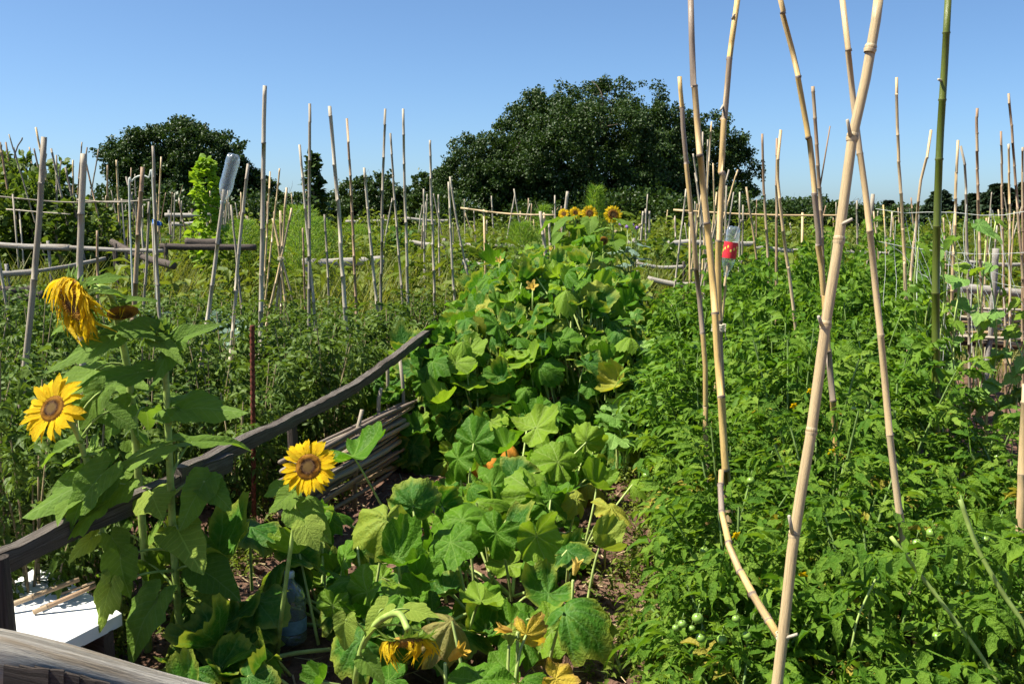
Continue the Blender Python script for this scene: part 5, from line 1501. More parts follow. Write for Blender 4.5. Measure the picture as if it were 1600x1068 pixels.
# young tree with sparse leaves behind the stakes
SAP = shrub_var(33, 420, lambda r2, n: (lambda t, a: (np.stack([np.cos(a) * (1 - t) * .5 * r2.random(n), np.sin(a) * (1 - t) * .5 * r2.random(n), .15 + .85 * t], 1), np.stack([np.cos(a), np.sin(a), .3 + 0 * a], 1)))(r2.random(n), r2.integers(0, 9, n) * .7 + r2.normal(0, .15, n)), .22, 'oak', sc=(1.3, 1.3, Hat(240, 26)))
p = P(492, 360, 26); place_joined('young_tree', 'young sparse-leaved tree between the crossing stakes', 'tree', None, SAP, p.x, p.y, 1, 0, 1, gz(26))
# cardoon with purple heads behind the sunflowers
cd = empty('cardoon_plant', (Xat(985, 12.3), 12.3, 0), 'straggly cardoon with purple thistle heads beside the largest far sunflower', 'cardoon')
g = Geo(); heads = []
rk = random.Random(5)
for k, (px, py) in enumerate([(980, 354), (988, 352), (995, 356), (970, 350), (1000, 352), (962, 362)]):
    e = P(px, py, 12.3 + rk.uniform(-.15, .15)) - cd.location
    g.add(*tube(bez((0, 0, 0), (e.x * .3, e.y * .3, e.z * .6), e, 6), [.014, .012, .01, .008, .006, .005], 5)); heads.append(e)
link('stem', g.mesh('stem', [MT['stem_pale']]), cd)
for k, e in enumerate(heads):
    V = IV * np.array([1, 1, .9]); gg = Geo(); gg.add(V, None, IT, np.zeros((len(V), 3)))
    link('flower_head', gg.mesh('flower_head', [MT['purple'] if k < 4 else MT['stem_dry']], False), cd, loc=e).scale = (.03, .03, .027)
for k in range(30):
    a = k * 2.4; z = rk.uniform(.3, 1.4)
    link('leaf', ZUC[k % 5], cd, mat=MT['kale'] if k % 3 else MT['squash_yellow'], M=orient(Vector((math.cos(a) * .1, math.sin(a) * .1, z)), Vector((math.cos(a), math.sin(a), rk.uniform(-.2, .5))), Vector((0, 0, 1)), (.12, .34, .2)))
# climbing beans on the white net beyond the tomatoes
bn_root = empty('bean_plant', (P(1540, 560, 6.2).x, 6.2, 0), 'young bean vines with pale leaves climbing the white string net', 'bean plant')
g = Geo(); rk = random.Random(8)
blv = []
for k in range(16):
    px = 1430 + k * 12 + rk.uniform(-6, 6); top = rk.uniform(340, 520)
    pts = [P(px + rk.uniform(-10, 10), py, 6.1 + rk.uniform(-.1, .1)) for py in np.linspace(700, top, 6)]
    pts[0].z = 0
    g.add(*tube(local(catmull(pts, 4), bn_root), .0045, 4))
    for q_ in pts[1:]:
        for _ in range(1 if q_.z > .7 else 3): blv.append(q_)
link('stem', g.mesh('stem', [MT['stem_pale']]), bn_root)
for k, q_ in enumerate(blv):
    a = rk.uniform(0, 6.28)
    link('leaf', SUN[k % 8], bn_root, mat=MT['zucchini'] if k % 3 else MT['squash_light'], M=orient(q_ - bn_root.location + Vector((0, -.02, 0)), Vector((math.cos(a), math.sin(a), -.5)), Vector((rk.uniform(-.4, .4), -.5, 1)), (rk.uniform(.07, .115),) * 2 + (.08,)))
# ================================================================== canes and stakes
def cane_mesh(pts, r0, r1, mat, seed, inter=.26, n=9, wob=.006, bulge=1.18, per=4):
    """cane with swollen nodes; pts from the foot to the tip"""
    rg = np.random.default_rng(abs(int(seed)))
    c = catmull(pts, 10)
    L = np.concatenate([[0], np.cumsum(np.linalg.norm(np.diff(c, axis=0), axis=1))]); tot = L[-1]
    at_ = lambda s: np.array([np.interp(s, L, c[:, k]) for k in range(3)])
    nodes = [rg.uniform(.05, inter)]
    while nodes[-1] < tot: nodes.append(nodes[-1] + inter * rg.uniform(.75, 1.2))
    st, rr, sg = [0.0], [r0], [rg.random() * .9]
    cur = sg[0]
    for nd in nodes:
        if nd > tot - .03: break
        R_ = r0 + (r1 - r0) * nd / tot
        d = max(.006, R_ * .45)
        for o, f, in ((-d, 1.0), (-d * .3, bulge), (d * .2, bulge * .97), (d, 1.0)):
            s = nd + o
            if s <= st[-1]: continue
            st.append(s); rr.append(R_ * f); sg.append(.98 if abs(o) < d * .5 else cur)
        cur = rg.random() * .9
        sg[-1] = cur
    st.append(tot); rr.append(r1); sg.append(cur)
    ex = [s for s in np.arange(.12, tot - .05, .16) if np.min(np.abs(np.array(st) - s)) > .05]
    al = sorted(set(st) | set(ex)); rr = list(np.interp(al, st, rr)); sg = [sg[max(0, int(np.searchsorted(st, s, side='right')) - 1)] for s in al]; st = al
    p = np.array([at_(s) for s in st])
    w = rg.normal(size=(len(st), 3)) * wob * .35; w[0] = 0
    off = np.cumsum(w, 0); off -= np.linspace(0, 1, len(off))[:, None] * off[-1]
    p = p + off * .6
    return tube(p, np.array(rr), n, True, np.array(sg)), nodes, at_, tot
CN = [0]
def cane(label, pts_px, dia_px, mat, Y, group=None, name='cane_stake', ground=True, stubs=(), inter=.26, cat='stake', tilt=0.0, n=8, taper=.8, wob=.006, hollow=False, stubmat='cane_white'):
    """pts_px from the top to the lowest seen pixel; the rest runs on to the ground. Y depth (or list of depths)"""
    CN[0] += 1
    Ys = Y if isinstance(Y, (list, tuple)) else [Y + tilt * i / max(1, len(pts_px) - 1) for i in range(len(pts_px))]
    W = [P(px, py, yv) for (px, py), yv in zip(pts_px, Ys)]
    if ground:
        a, b = W[-2], W[-1]
        d = (b - a).normalized()
        zg = gz(b.y) - .08
        if d.z < -.15:
            k = (b.z - zg) / -d.z
            e = b + d * k
            if (Vector((e.x, e.y, 0)) - Vector((b.x, b.y, 0))).length > .8: e = Vector((b.x + d.x * .2, b.y, zg))
        else: e = Vector((b.x, b.y, zg))
        if b.z - zg > .05: W.append(e)
    W = W[::-1]
    r = dia_px / 2 / FPX * (sum(Ys) / len(Ys))
    root = empty(name, W[0], label, cat, group)
    (V, Q, T, A), nodes, at_, tot = cane_mesh(local(W, root), r * (1.08 if taper < 1 else 1), r * taper, MT[mat], CN[0] * 13, inter, n, wob)
    g = Geo(); g.add(V, Q, T, A)
    link('shaft', g.mesh('shaft', [MT[mat]]), root)
    for (px, py, tx, ty, yv) in stubs:
        a, b = P(px, py, yv), P(tx, ty, yv - .02)
        g = Geo(); g.add(*tube(local([a, a.lerp(b, .5), b], root), [r * .38, r * .34, r * .3], 6)); link('branch_stub', g.mesh('branch_stub', [MT[stubmat]]), root)
    return root
GT = 'tall canes of the tomato bed'
cane('thick pale cane crossing in front of all others in the tomato bed', [(1374, -12), (1360, 90), (1332, 214), (1311, 375), (1290, 507), (1268, 673), (1241, 834), (1224, 990), (1212, 1085)], 16.5, 'cane_pale', [2.75, 2.72, 2.70, 2.66, 2.62, 2.58, 2.54, 2.5, 2.47], GT,
     stubs=[(1329, 214, 1324, 187, 2.69), (1312, 352, 1332, 342, 2.66), (1284, 508, 1279, 494, 2.61), (1238, 832, 1233, 805, 2.53), (1228, 996, 1246, 990, 2.49)], inter=9, n=18, taper=.92, wob=.0)
big = bpy.data.objects['cane_stake']
for (px, py, yv, dx, dy) in [(1360, 76, 2.72, -.25, 1), (1332, 214, 2.70, -.16, 1), (1311, 375, 2.66, -.14, 1), (1290, 507, 2.62, -.14, 1), (1268, 673, 2.58, -.155, 1), (1241, 834, 2.54, -.13, 1), (1224, 990, 2.50, -.12, 1)]:
    c0 = P(px, py, yv); ax = (P(px + dx * 40, py + 40, yv - .01) - c0).normalized(); rr_ = 16.5 / 2 / FPX * yv
    g = Geo(); g.add(*tube(local([c0 - ax * .010, c0 - ax * .006, c0 - ax * .002, c0 + ax * .002, c0 + ax * .006, c0 + ax * .012], big), np.array([1.02, 1.13, 1.05, 1.17, 1.12, 1.01]) * rr_, 18, False, np.array([.2, .2, .98, .98, .2, .2])))
    link('node_ring', g.mesh('node_ring', [MT['cane_pale']]), big)
cane('bent brown cane with a hollow cut end lying among tomato leaves', [(1127, 735), (1127, 790), (1142, 855), (1170, 915), (1200, 965), (1222, 1002)], 12, 'cane_gold', [3.0, 2.9, 2.78, 2.66, 2.58, 2.51], None, ground=False, inter=.1, n=12, wob=.004)
he = bpy.data.objects['cane_stake.001']
e0, e1 = P(1200, 965, 2.58), P(1222, 1002, 2.51); ed = (e1 - e0).normalized()
g = Geo(); g.add(*tube(local([e1 - ed * .001, e1 + ed * .002], he), [.0065, .0065], 12)); link('hollow_shade_disc', g.mesh('hollow_shade_disc', [MT['timber_dark']]), he)  # solid dark disc, painted shade for the inside of the open cane
g = Geo(); g.add(*tube(local([e1 - ed * .09, e1 - ed * .085, e1 - ed * .08], he), [.0118, .0125, .0118], 12)); link('node_ring', g.mesh('node_ring', [MT['timber_dark']]), he)
cane('long tan cane leaning, its lower part dark grey, third of the tied group', [(1079, -12), (1083, 120), (1092, 240), (1104, 350), (1116, 470), (1122, 560), (1128, 640), (1134, 730)], 11.5, 'cane_gold', 4.1, GT, inter=.33, n=10, tilt=-.25, wob=.008)
cane('long tan cane leaning the other way, knotty bark, crossing its tied neighbour', [(1154, -12), (1146, 40), (1138, 110), (1129, 230), (1123, 340), (1121, 440), (1124, 520)], 10.5, 'cane_gold', 4.3, GT, inter=.3, n=10, stubs=[(1144, 30, 1148, 22, 4.3), (1130, 165, 1126, 172, 4.3)], wob=.01)
cane('thinner cane with a grey top, outermost of the tied group', [(1062, 120), (1070, 210), (1080, 330), (1090, 430), (1098, 510), (1104, 592), (1104, 660)], 8.5, 'cane_gold', 4.6, GT, inter=.3, n=9, wob=.008)
cane('long slanting cane with grey bark passing behind the thick pale cane', [(1217, -12), (1243, 90), (1262, 190), (1275, 300), (1288, 420), (1293, 490)], 10, 'cane_gold', 4.4, GT, inter=.25, n=9, wob=.01)
cane('long tan cane crossing behind the thick pale cane and running low', [(1315, -12), (1328, 100), (1340, 210), (1352, 290), (1366, 420), (1380, 556), (1392, 690), (1406, 800)], 10.8, 'cane_tan', 3.4, GT, inter=.3, n=10, tilt=-.2, wob=.004)
cane('tall dark green bamboo pole', [(1482, -12), (1476, 100), (1468, 230), (1463, 380), (1462, 480), (1462, 560)], 12.5, 'cane_green', 5.0, None, inter=.31, n=12, stubs=[(1472, 127, 1466, 124, 5.0)], wob=.001, cat='pole', name='bamboo_pole')
cane('brown pole seen at the very edge beside the bean vines', [(1604, 600), (1600, 690), (1596, 800)], 16, 'cane_tan', 3.6, None, inter=.3, n=9)
cane('twiggy grey cane with a forked top behind the slanting cane', [(1270, 135), (1277, 230), (1284, 340), (1286, 430)], 6.5, 'cane_brown', 5.6, GT, inter=.13, wob=.002, stubs=[(1280, 300, 1297, 197, 5.6)], stubmat='cane_brown')
cane('thin yellow cane half hidden by tomato leaves under the horizontal pole', [(1220, 203), (1215, 260), (1217, 300), (1228, 400), (1240, 485)], 5.5, 'cane_tan', 6.2, GT, inter=.25)
cane('straight thin cane beside the thin yellow cane', [(1214, 216), (1213, 320), (1213, 420)], 4.5, 'cane_brown', 7.0, GT)
cane('thin brown cane between the oak and the thin yellow cane', [(1191, 209), (1193, 300), (1198, 405)], 4.5, 'cane_brown', 8.0, GT)
cane('short yellowish cane leaning by the silvery log fence', [(1166, 292), (1173, 340), (1181, 396)], 4, 'cane_gold', 9.0, GT)
cane('thin straight cane rising beside the green bamboo pole', [(1401, 121), (1404, 220), (1409, 340), (1413, 430)], 6, 'cane_tan', 6.4, GT, inter=.22, taper=.7)
cane('crooked cane with a tied tuft leaning by the green bamboo pole', [(1455, 203), (1446, 255), (1437, 290), (1432, 350), (1426, 410)], 5, 'cane_tan', 7.0, GT, wob=.012)
cane('bleached cane just past the green bamboo pole', [(1497, 219), (1493, 300), (1490, 388)], 5, 'cane_tan', 8.0, GT)
cane('curved grey cane just past the green bamboo pole', [(1501, 228), (1508, 260), (1511, 335), (1512, 400)], 4.5, 'cane_grey', 8.4, GT)
cane('thin reddish cane with knots, first of the edge row', [(1527, 169), (1530, 300), (1533, 430)], 5, 'cane_brown', 7.6, GT, inter=.14)
cane('short reddish cane in the edge row', [(1564, 205), (1566, 320), (1568, 426)], 4, 'cane_brown', 8.2, GT, inter=.18)
cane('tall thin cane leaning towards the edge, highest of the edge row', [(1576, 146), (1584, 240), (1598, 428)], 4.5, 'cane_brown', 7.8, GT, inter=.16)
cane('pale thin cane beside the tall leaning one in the edge row', [(1576, 225), (1577, 395)], 4, 'cane_tan', 9, GT)
cane('thin cane at the last edge of the view', [(1598, 230), (1598, 378)], 4, 'cane_brown', 9, GT)
cane('square wooden post behind the crossing tan cane', [(1364, 303), (1360, 360), (1356, 425)], 7.5, 'cane_grey', 12, None, inter=9, name='wooden_post', cat='post')
cane('thin grey post before the far rail fence', [(1339, 313), (1340, 388)], 3.5, 'cane_grey', 17, None)
# left side stakes
GL = 'tall stakes beyond the plank fence'
cane('thick grey stake with a dark broken top, near the old sunflower', [(69, 214), (63, 320), (53, 447), (40, 582)], 10, 'cane_grey', 5.2, GL, inter=.5, taper=.85)
cane('thick pale stake rising straight behind the wilted sunflower head', [(131, 240), (126, 350), (124, 430), (129, 605)], 10.5, 'cane_white', 5.0, GL, inter=.4, taper=.9, n=10)
cane('brown stake with a cut top leaning by the pale hoop', [(223, 261), (217, 350), (211, 452)], 8, 'cane_brown', 7.6, GL, inter=.35)
cane('dark forked stake beside the brown stake', [(239, 228), (242, 340), (250, 500)], 5.5, 'cane_grey', 7.2, GL)
cane('short thin grey stake next to the dark forked stake', [(233, 315), (229, 400), (225, 470)], 4.6, 'cane_grey', 8, GL)
cane('leaning grey stake that carries the upturned clear bottle', [(350, 296), (341, 370), (326, 480), (317, 545)], 7, 'cane_white', 6.3, GL, inter=.3)
cane('leaning grey stake next to the bottle stake', [(388, 256), (378, 350), (367, 472), (361, 548)], 6, 'cane_white', 6.8, GL)
cane('short thin stake behind the bottle stake', [(361, 320), (375, 452)], 4, 'cane_grey', 9, GL)
cane('rusty brown thin stake by the long log rails', [(152, 360), (152, 428)], 4.5, 'cane_brown', 10, GL)
cane('thin pale stake at the edge above the dark planks', [(-4, 392), (9, 472), (16, 514)], 5, 'cane_white', 7.6, GL)
cane('tallest and thickest pale stake of the row before the trees', [(414, 134), (412, 220), (410, 350), (408, 512)], 7.5, 'cane_white', 7.6, GL, inter=.36, taper=.85)
cane('straight grey stake beside the young tree', [(484, 162), (484, 280), (483, 482)], 5.5, 'cane_grey', 8.2, GL, inter=.3)
cane('leaning stake crossing the straight grey stake', [(468, 226), (478, 330), (491, 482)], 5, 'cane_white', 8.2, GL)
cane('tall pale stake leaning away from the straight grey stake', [(515, 166), (524, 270), (533, 390), (542, 528)], 7, 'cane_white', 7.8, GL, inter=.33)
cane('knotty thin dark stake past the tall leaning pale stake', [(542, 185), (548, 300), (554, 428)], 4.6, 'cane_brown', 9.6, GL, inter=.2)
cane('short leaning stake before the greyish far tree', [(569, 262), (577, 350), (588, 460)], 5, 'cane_white', 9.2, GL)
cane('tall thin stake before the greyish far tree', [(602, 170), (597, 300), (595, 458)], 4.8, 'cane_grey', 9.4, GL)
cane('thin leaning stake beside the straight bleached stake', [(610, 208), (618, 320), (626, 425)], 4.2, 'cane_grey', 10.2, GL)
cane('straight bleached tall stake before the gap in the trees', [(630, 170), (632, 280), (636, 438)], 5, 'cane_white', 9.8, GL)
cane('slim pale stake near the small tree by the big oak', [(672, 219), (675, 320), (678, 418)], 4.6, 'cane_white', 10.5, GL)
cane('shorter pale stake of the leaning pair by the big oak', [(701, 284), (704, 360), (708, 443)], 4.5, 'cane_white', 10.6, GL)
cane('leaning stake of the pair by the big oak', [(703, 276), (713, 340), (726, 405)], 4, 'cane_white', 12, GL)
cane('thin stake behind the slim pale stake', [(662, 295), (663, 392)], 3.5, 'cane_white', 14, GL)
cane('thin short stake past the slim pale stake', [(685, 304), (686, 388)], 3.2, 'cane_white', 14.5, GL)
cane('thin stake rising from behind the leaning bottle-side stake', [(437, 263), (428, 345)], 3.2, 'cane_tan', 13, GL)
cane('thin pale stake beside the tallest pale stake', [(422, 268), (417, 360)], 3.2, 'cane_tan', 14, GL)
cane('low thin stake in the weeds by the log rail', [(473, 356), (476, 455)], 3.6, 'cane_brown', 11, GL)
cane('low stake between log rail and leaning pale stake', [(507, 335), (512, 442)], 4, 'cane_grey', 11, GL)
# tied tripod of short canes
G3 = 'canes of the tied tripod'
for lb, pts in [('pale split cane of the tied tripod, widest top', [(426, 341), (434, 375), (443, 445)]), ('cane of the tied tripod leaning towards the tall stake', [(456, 325), (440, 400), (422, 482)]), ('highest cane of the tied tripod', [(448, 293), (443, 350), (438, 410)]), ('upright middle cane of the tied tripod', [(438, 329), (439, 400), (439, 482)]), ('short foot cane of the tied tripod', [(438, 398), (446, 425), (455, 458)])]:
    cane(lb, pts, 4.6, 'cane_tan', 9.3, G3, inter=.3)
# pale stakes by the far sunflowers
GS = 'pale stakes by the far sunflowers'
for lb, pts, d, Y in [('thick pale stake below the horizontal cane', [(844, 330), (853, 398)], 6, 13.5), ('thick pale stake rising over the first small sunflower', [(887, 299), (881, 352)], 6, 13.5), ('thin stake beside the thick pale stake by the sunflowers', [(867, 305), (867, 380)], 3, 14.5), ('short white stake before the far sunflowers', [(858, 345), (860, 382)], 4.4, 13.6), ('thin stake behind the horizontal cane leaning', [(803, 295), (812, 350)], 2.6, 20), ('short thin stake crossing the leaning one', [(828, 318), (820, 348)], 2.4, 20),
                      ('first of the stakes bundled by the cardoon', [(1005, 330), (1002, 372)], 4, 19), ('second of the stakes bundled by the cardoon', [(1009, 326), (1009, 372)], 4, 19), ('third of the stakes bundled by the cardoon', [(1015, 330), (1014, 372)], 4, 19)]:
    cane(lb, pts, d, 'cane_white', Y, GS)
def hcane(label, a, b, dia, mat, sag=0.0, posts=()):
    A_, B_ = P(*a), P(*b); root = empty('horizontal_cane', A_, label, 'pole')
    r = dia / 2 / FPX * a[2]
    (V, Q, T, A), *_ = cane_mesh(local([A_, A_.lerp(B_, .5) + Vector((0, 0, -sag)), B_], root), r, r * .8, MT[mat], int(a[0]), .4, 7, .004)
    g = Geo(); g.add(V, Q, T, A); link('shaft', g.mesh('shaft', [MT[mat]]), root)
    for (px, py, Y, ye) in posts:
        p = P(px, py, Y); g = Geo(); g.add(*tube(local([(p.x, p.y, gz(p.y) - .05), (p.x + .02, p.y, (p.z + gz(p.y)) / 2), p], root), r * 1.1, 6)); link('prop', g.mesh('prop', [MT[mat]]), root)
hcane('long thin cane tied horizontally before the big oak', (720, 325, 15), (868, 336, 14.5), 3.2, 'cane_tan', .03, [(756, 327, 14.9, 0), (850, 332, 14.6, 0)])
hcane('horizontal pole carried across behind the tall tied canes', (1052, 328, 13), (1322, 337, 12.6), 3.4, 'cane_tan', .02, [(1078, 326, 13, 0), (1254, 332, 12.8, 0)])
hcane('thin horizontal cane lashed through the leafy bean rows', (-10, 306, 15), (205, 313, 15.2), 2.6, 'cane_grey', .06, [(20, 303, 15, 0), (190, 310, 15.2, 0)])
hcane('second thin cane lashed lower through the bean rows', (10, 327, 15.4), (110, 335, 15.3), 2.4, 'cane_white', 0, [(30, 327, 15.4, 0)])
hcane('third thin cane lashed between brown stake and bean rows', (120, 312, 15), (234, 312, 15), 2.4, 'cane_white', .04, [(218, 310, 15, 0)])
# bean poles of the crowded rows
GB = 'thin poles of the crowded bean rows'
for i, pts in enumerate([[(14, 210), (45, 315)], [(9, 222), (31, 354)], [(56, 199), (72, 281)], [(35, 215), (21, 264)], [(21, 230), (38, 298)], [(0, 222), (8, 272)], [(46, 230), (60, 326)], [(53, 232), (65, 287)], [(80, 232), (98, 315)],
                         [(128, 222), (122, 290)], [(114, 250), (114, 312)], [(102, 261), (111, 304)], [(154, 233), (142, 304)], [(135, 256), (146, 304)], [(182, 250), (185, 309)], [(47, 232), (36, 300)], [(88, 242), (89, 320)], [(28, 250), (40, 330)], [(66, 226), (80, 330)], [(136, 230), (132, 262)],
                         [(2, 226), (-4, 300)], [(205, 262), (203, 310)], [(252, 245), (249, 330)], [(197, 276), (206, 310)], [(211, 272), (212, 312)], [(168, 258), (168, 310)], [(72, 240), (58, 330)], [(96, 250), (84, 330)]]):
    cane('thin grey pole in the crowded bean rows by the long log rails', pts, 2.6 + .7 * (i % 3), ['cane_grey', 'cane_brown', 'cane_tan', 'cane_dark'][i % 4], 15.5 + (i * 7 % 11) * .3, GB, n=6, inter=.35)
# far poles
GF = 'small far poles of the distant plots'
rk = random.Random(99)
for k in range(120):
    px = rk.choice([rk.uniform(150, 420), rk.uniform(400, 900), rk.uniform(1000, 1600)])
    Y = rk.uniform(20, 34); top = rk.uniform(296, 352); ln = rk.uniform(40, 70); lean = rk.gauss(0, 7)
    cane('thin pale pole standing in the distant plots before the tree line', [(px, top), (px + lean * .5, top + ln * .5), (px + lean, top + ln)], rk.uniform(1.8, 3.0), rk.choice(['cane_white', 'cane_tan', 'cane_grey', 'cane_brown']), Y, GF, n=5, inter=.6)
GC = 'thin canes clustered behind the tall tied canes'
for i, pts in enumerate([[(1083, 240), (1092, 300)], [(1112, 190), (1104, 315)], [(1106, 218), (1103, 330)], [(1098, 206), (1097, 260)], [(1153, 265), (1126, 360)], [(1139, 265), (1128, 310)], [(1072, 295), (1063, 372)], [(1114, 255), (1117, 350)], [(1086, 270), (1100, 372)], [(1146, 300), (1134, 380)], [(1096, 300), (1086, 380)], [(1135, 290), (1133, 360)], [(1156, 300), (1155, 372)], [(1120, 300), (1110, 380)], [(1161, 320), (1160, 372)]]):
    cane('thin cane clustered behind the tall tied canes before the oak', pts, 3.2, ['cane_white', 'cane_tan', 'cane_grey'][i % 3], 9.5 + (i % 5) * .5, GC, n=6)
GE = 'thin stakes of the net by the wattle fence'
for i, pts in enumerate([[(1545, 340), (1541, 420)], [(1558, 352), (1554, 392)], [(1540, 360), (1548, 420)], [(1585, 330), (1581, 400)], [(1510, 350), (1514, 420)], [(1485, 350), (1486, 430)], [(1474, 340), (1478, 420)], [(1394, 330), (1390, 400)], [(1380, 320), (1386, 400)], [(1365, 330), (1372, 390)]]):
    cane('thin stake holding the white net near the wattle fence', pts, 3.0, ['cane_tan', 'cane_white', 'cane_gold'][i % 3], 9.8 + (i % 4) * .5, GE, n=6)

# twine lashings where canes meet
def tie(label, px, py, Y, ax, r, turns=5):
    c = P(px, py, Y); root = empty('twine_lashing', c, label, 'twine')
    z = Vector(ax).normalized(); x = z.orthogonal().normalized(); y_ = z.cross(x)
    t = np.linspace(0, turns * 2 * math.pi, turns * 12)
    pts = [tuple(x * math.cos(a) * r * (1 + .08 * math.sin(a * 3.3)) + y_ * math.sin(a) * r + z * (a / (turns * 6.283) - .5) * r * 1.1) for a in t]
    pts += [tuple(Vector(pts[-1]) + x * r * .6 - Vector((0, 0, r * .9))), tuple(Vector(pts[-1]) + x * r * .9 - Vector((0, 0, r * 2.4)))]
    g = Geo(); g.add(*tube(np.array(pts), .0022, 5)); link('wraps', g.mesh('wraps', [MT['twine']]), root)
tie('twine lashed round the thick pale cane at the hollow cane end', 1223, 992, 2.505, (-.12, 0, 1), .0165)
tie('twine lashed round the two long tan canes where they cross', 1123, 512, 4.2, (.05, 0, 1), .030)
tie('twine lashed round the short canes of the tripod', 439, 404, 9.3, (0, 0, 1), .03)
# rusty twisted iron rod
def rebar():
    b = P(391, 690, 5.0); t = P(394, 508, 5.0); root = empty('iron_rod', (b.x, b.y, 0), 'rusty ribbed iron rod standing in the soil beyond the plank fence', 'rod')
    L = t.z + .1; g = Geo(); m = 150
    z = np.linspace(-.1, t.z, m); pts = np.stack([np.linspace(0, t.x - b.x, m), 0 * z, z], 1)
    th = np.arange(8) * math.pi / 4
    rr = .0125 * (1 + .16 * np.sin(z[:, None] * 190 + th[None, :]))
    g.add(*tube(pts, rr, 8)); link('shaft', g.mesh('shaft', [MT['rust']]), root)
rebar()
# pale hoop by the brown stake
hp = empty('plastic_hoop', (Xat(218, 9), 9, 0), 'pale bent plastic hoop arched over the bed by the brown stake', 'hoop')
pts = [P(204, 420, 9), P(202, 310, 9), P(206, 284, 9), P(218, 275, 9), P(232, 278, 9), P(239, 296, 9), P(241, 420, 9)]
pts[0].z = pts[-1].z = -.02
g = Geo(); g.add(*tube(local(catmull(pts, 6), hp), .008, 7)); link('hoop', g.mesh('hoop', [MT['hose']]), hp)
# blue tub far off
bt = empty('blue_tarp', (Xat(249, 12.5), 12.5, 0), 'small bright blue plastic sheet hung between the stakes', 'tarp')
rg = np.random.default_rng(4); n = 9
gxx, gyy = np.meshgrid(np.linspace(-.055, .065, n), np.linspace(-.035, .035, n))
zz_ = P(249, 348, 12.5).z
V = np.stack([gxx.ravel(), (.03 * np.sin(gxx * 60) + .02 * rg.normal(size=gxx.shape)).ravel(), (zz_ + gyy - .3 * (gxx + .03) * (gyy > 0)).ravel()], 1)
i_, j_ = np.meshgrid(np.arange(n - 1), np.arange(n - 1)); q0 = (j_ * n + i_).ravel()
o = link('sheet', mesh_np('sheet', V, np.stack([q0, q0 + 1, q0 + n + 1, q0 + n], 1), [MT['blue']]), bt)
md = o.modifiers.new('thick', 'SOLIDIFY'); md.thickness = .004
g = Geo(); g.add(*tube([(-.06, .01, 0), (-.06, .01, zz_)], .012, 6)); link('pole', g.mesh('pole', [MT['cane_grey']]), bt)

# two canes lying on the white board
for lb, a, b, d in [('brown cane resting on the white board, the longer one', (-30, 962, 0), (124, 904, 0), 9.5), ('short split cane resting on the white board', (52, 956, 0), (150, 914, 0), 8.5), ('thin reed lying beside the short split cane', (94, 928, 0), (148, 908, 0), 4)]:
    A_ = gp(a[0], a[1], .33); B_ = gp(b[0], b[1], .40)
    root = empty('loose_cane', A_, lb, 'cane', 'canes lying on the white board')
    r = d / 2 / FPX * A_.y
    (V, Q, T, A), *_ = cane_mesh(local([A_, A_.lerp(B_, .5), B_], root), r, r * .85, MT['cane_brown'], int(b[0]), .2, 8, .003)
    g = Geo(); g.add(V, Q, T, A); link('shaft', g.mesh('shaft', [MT['cane_brown']]), root)

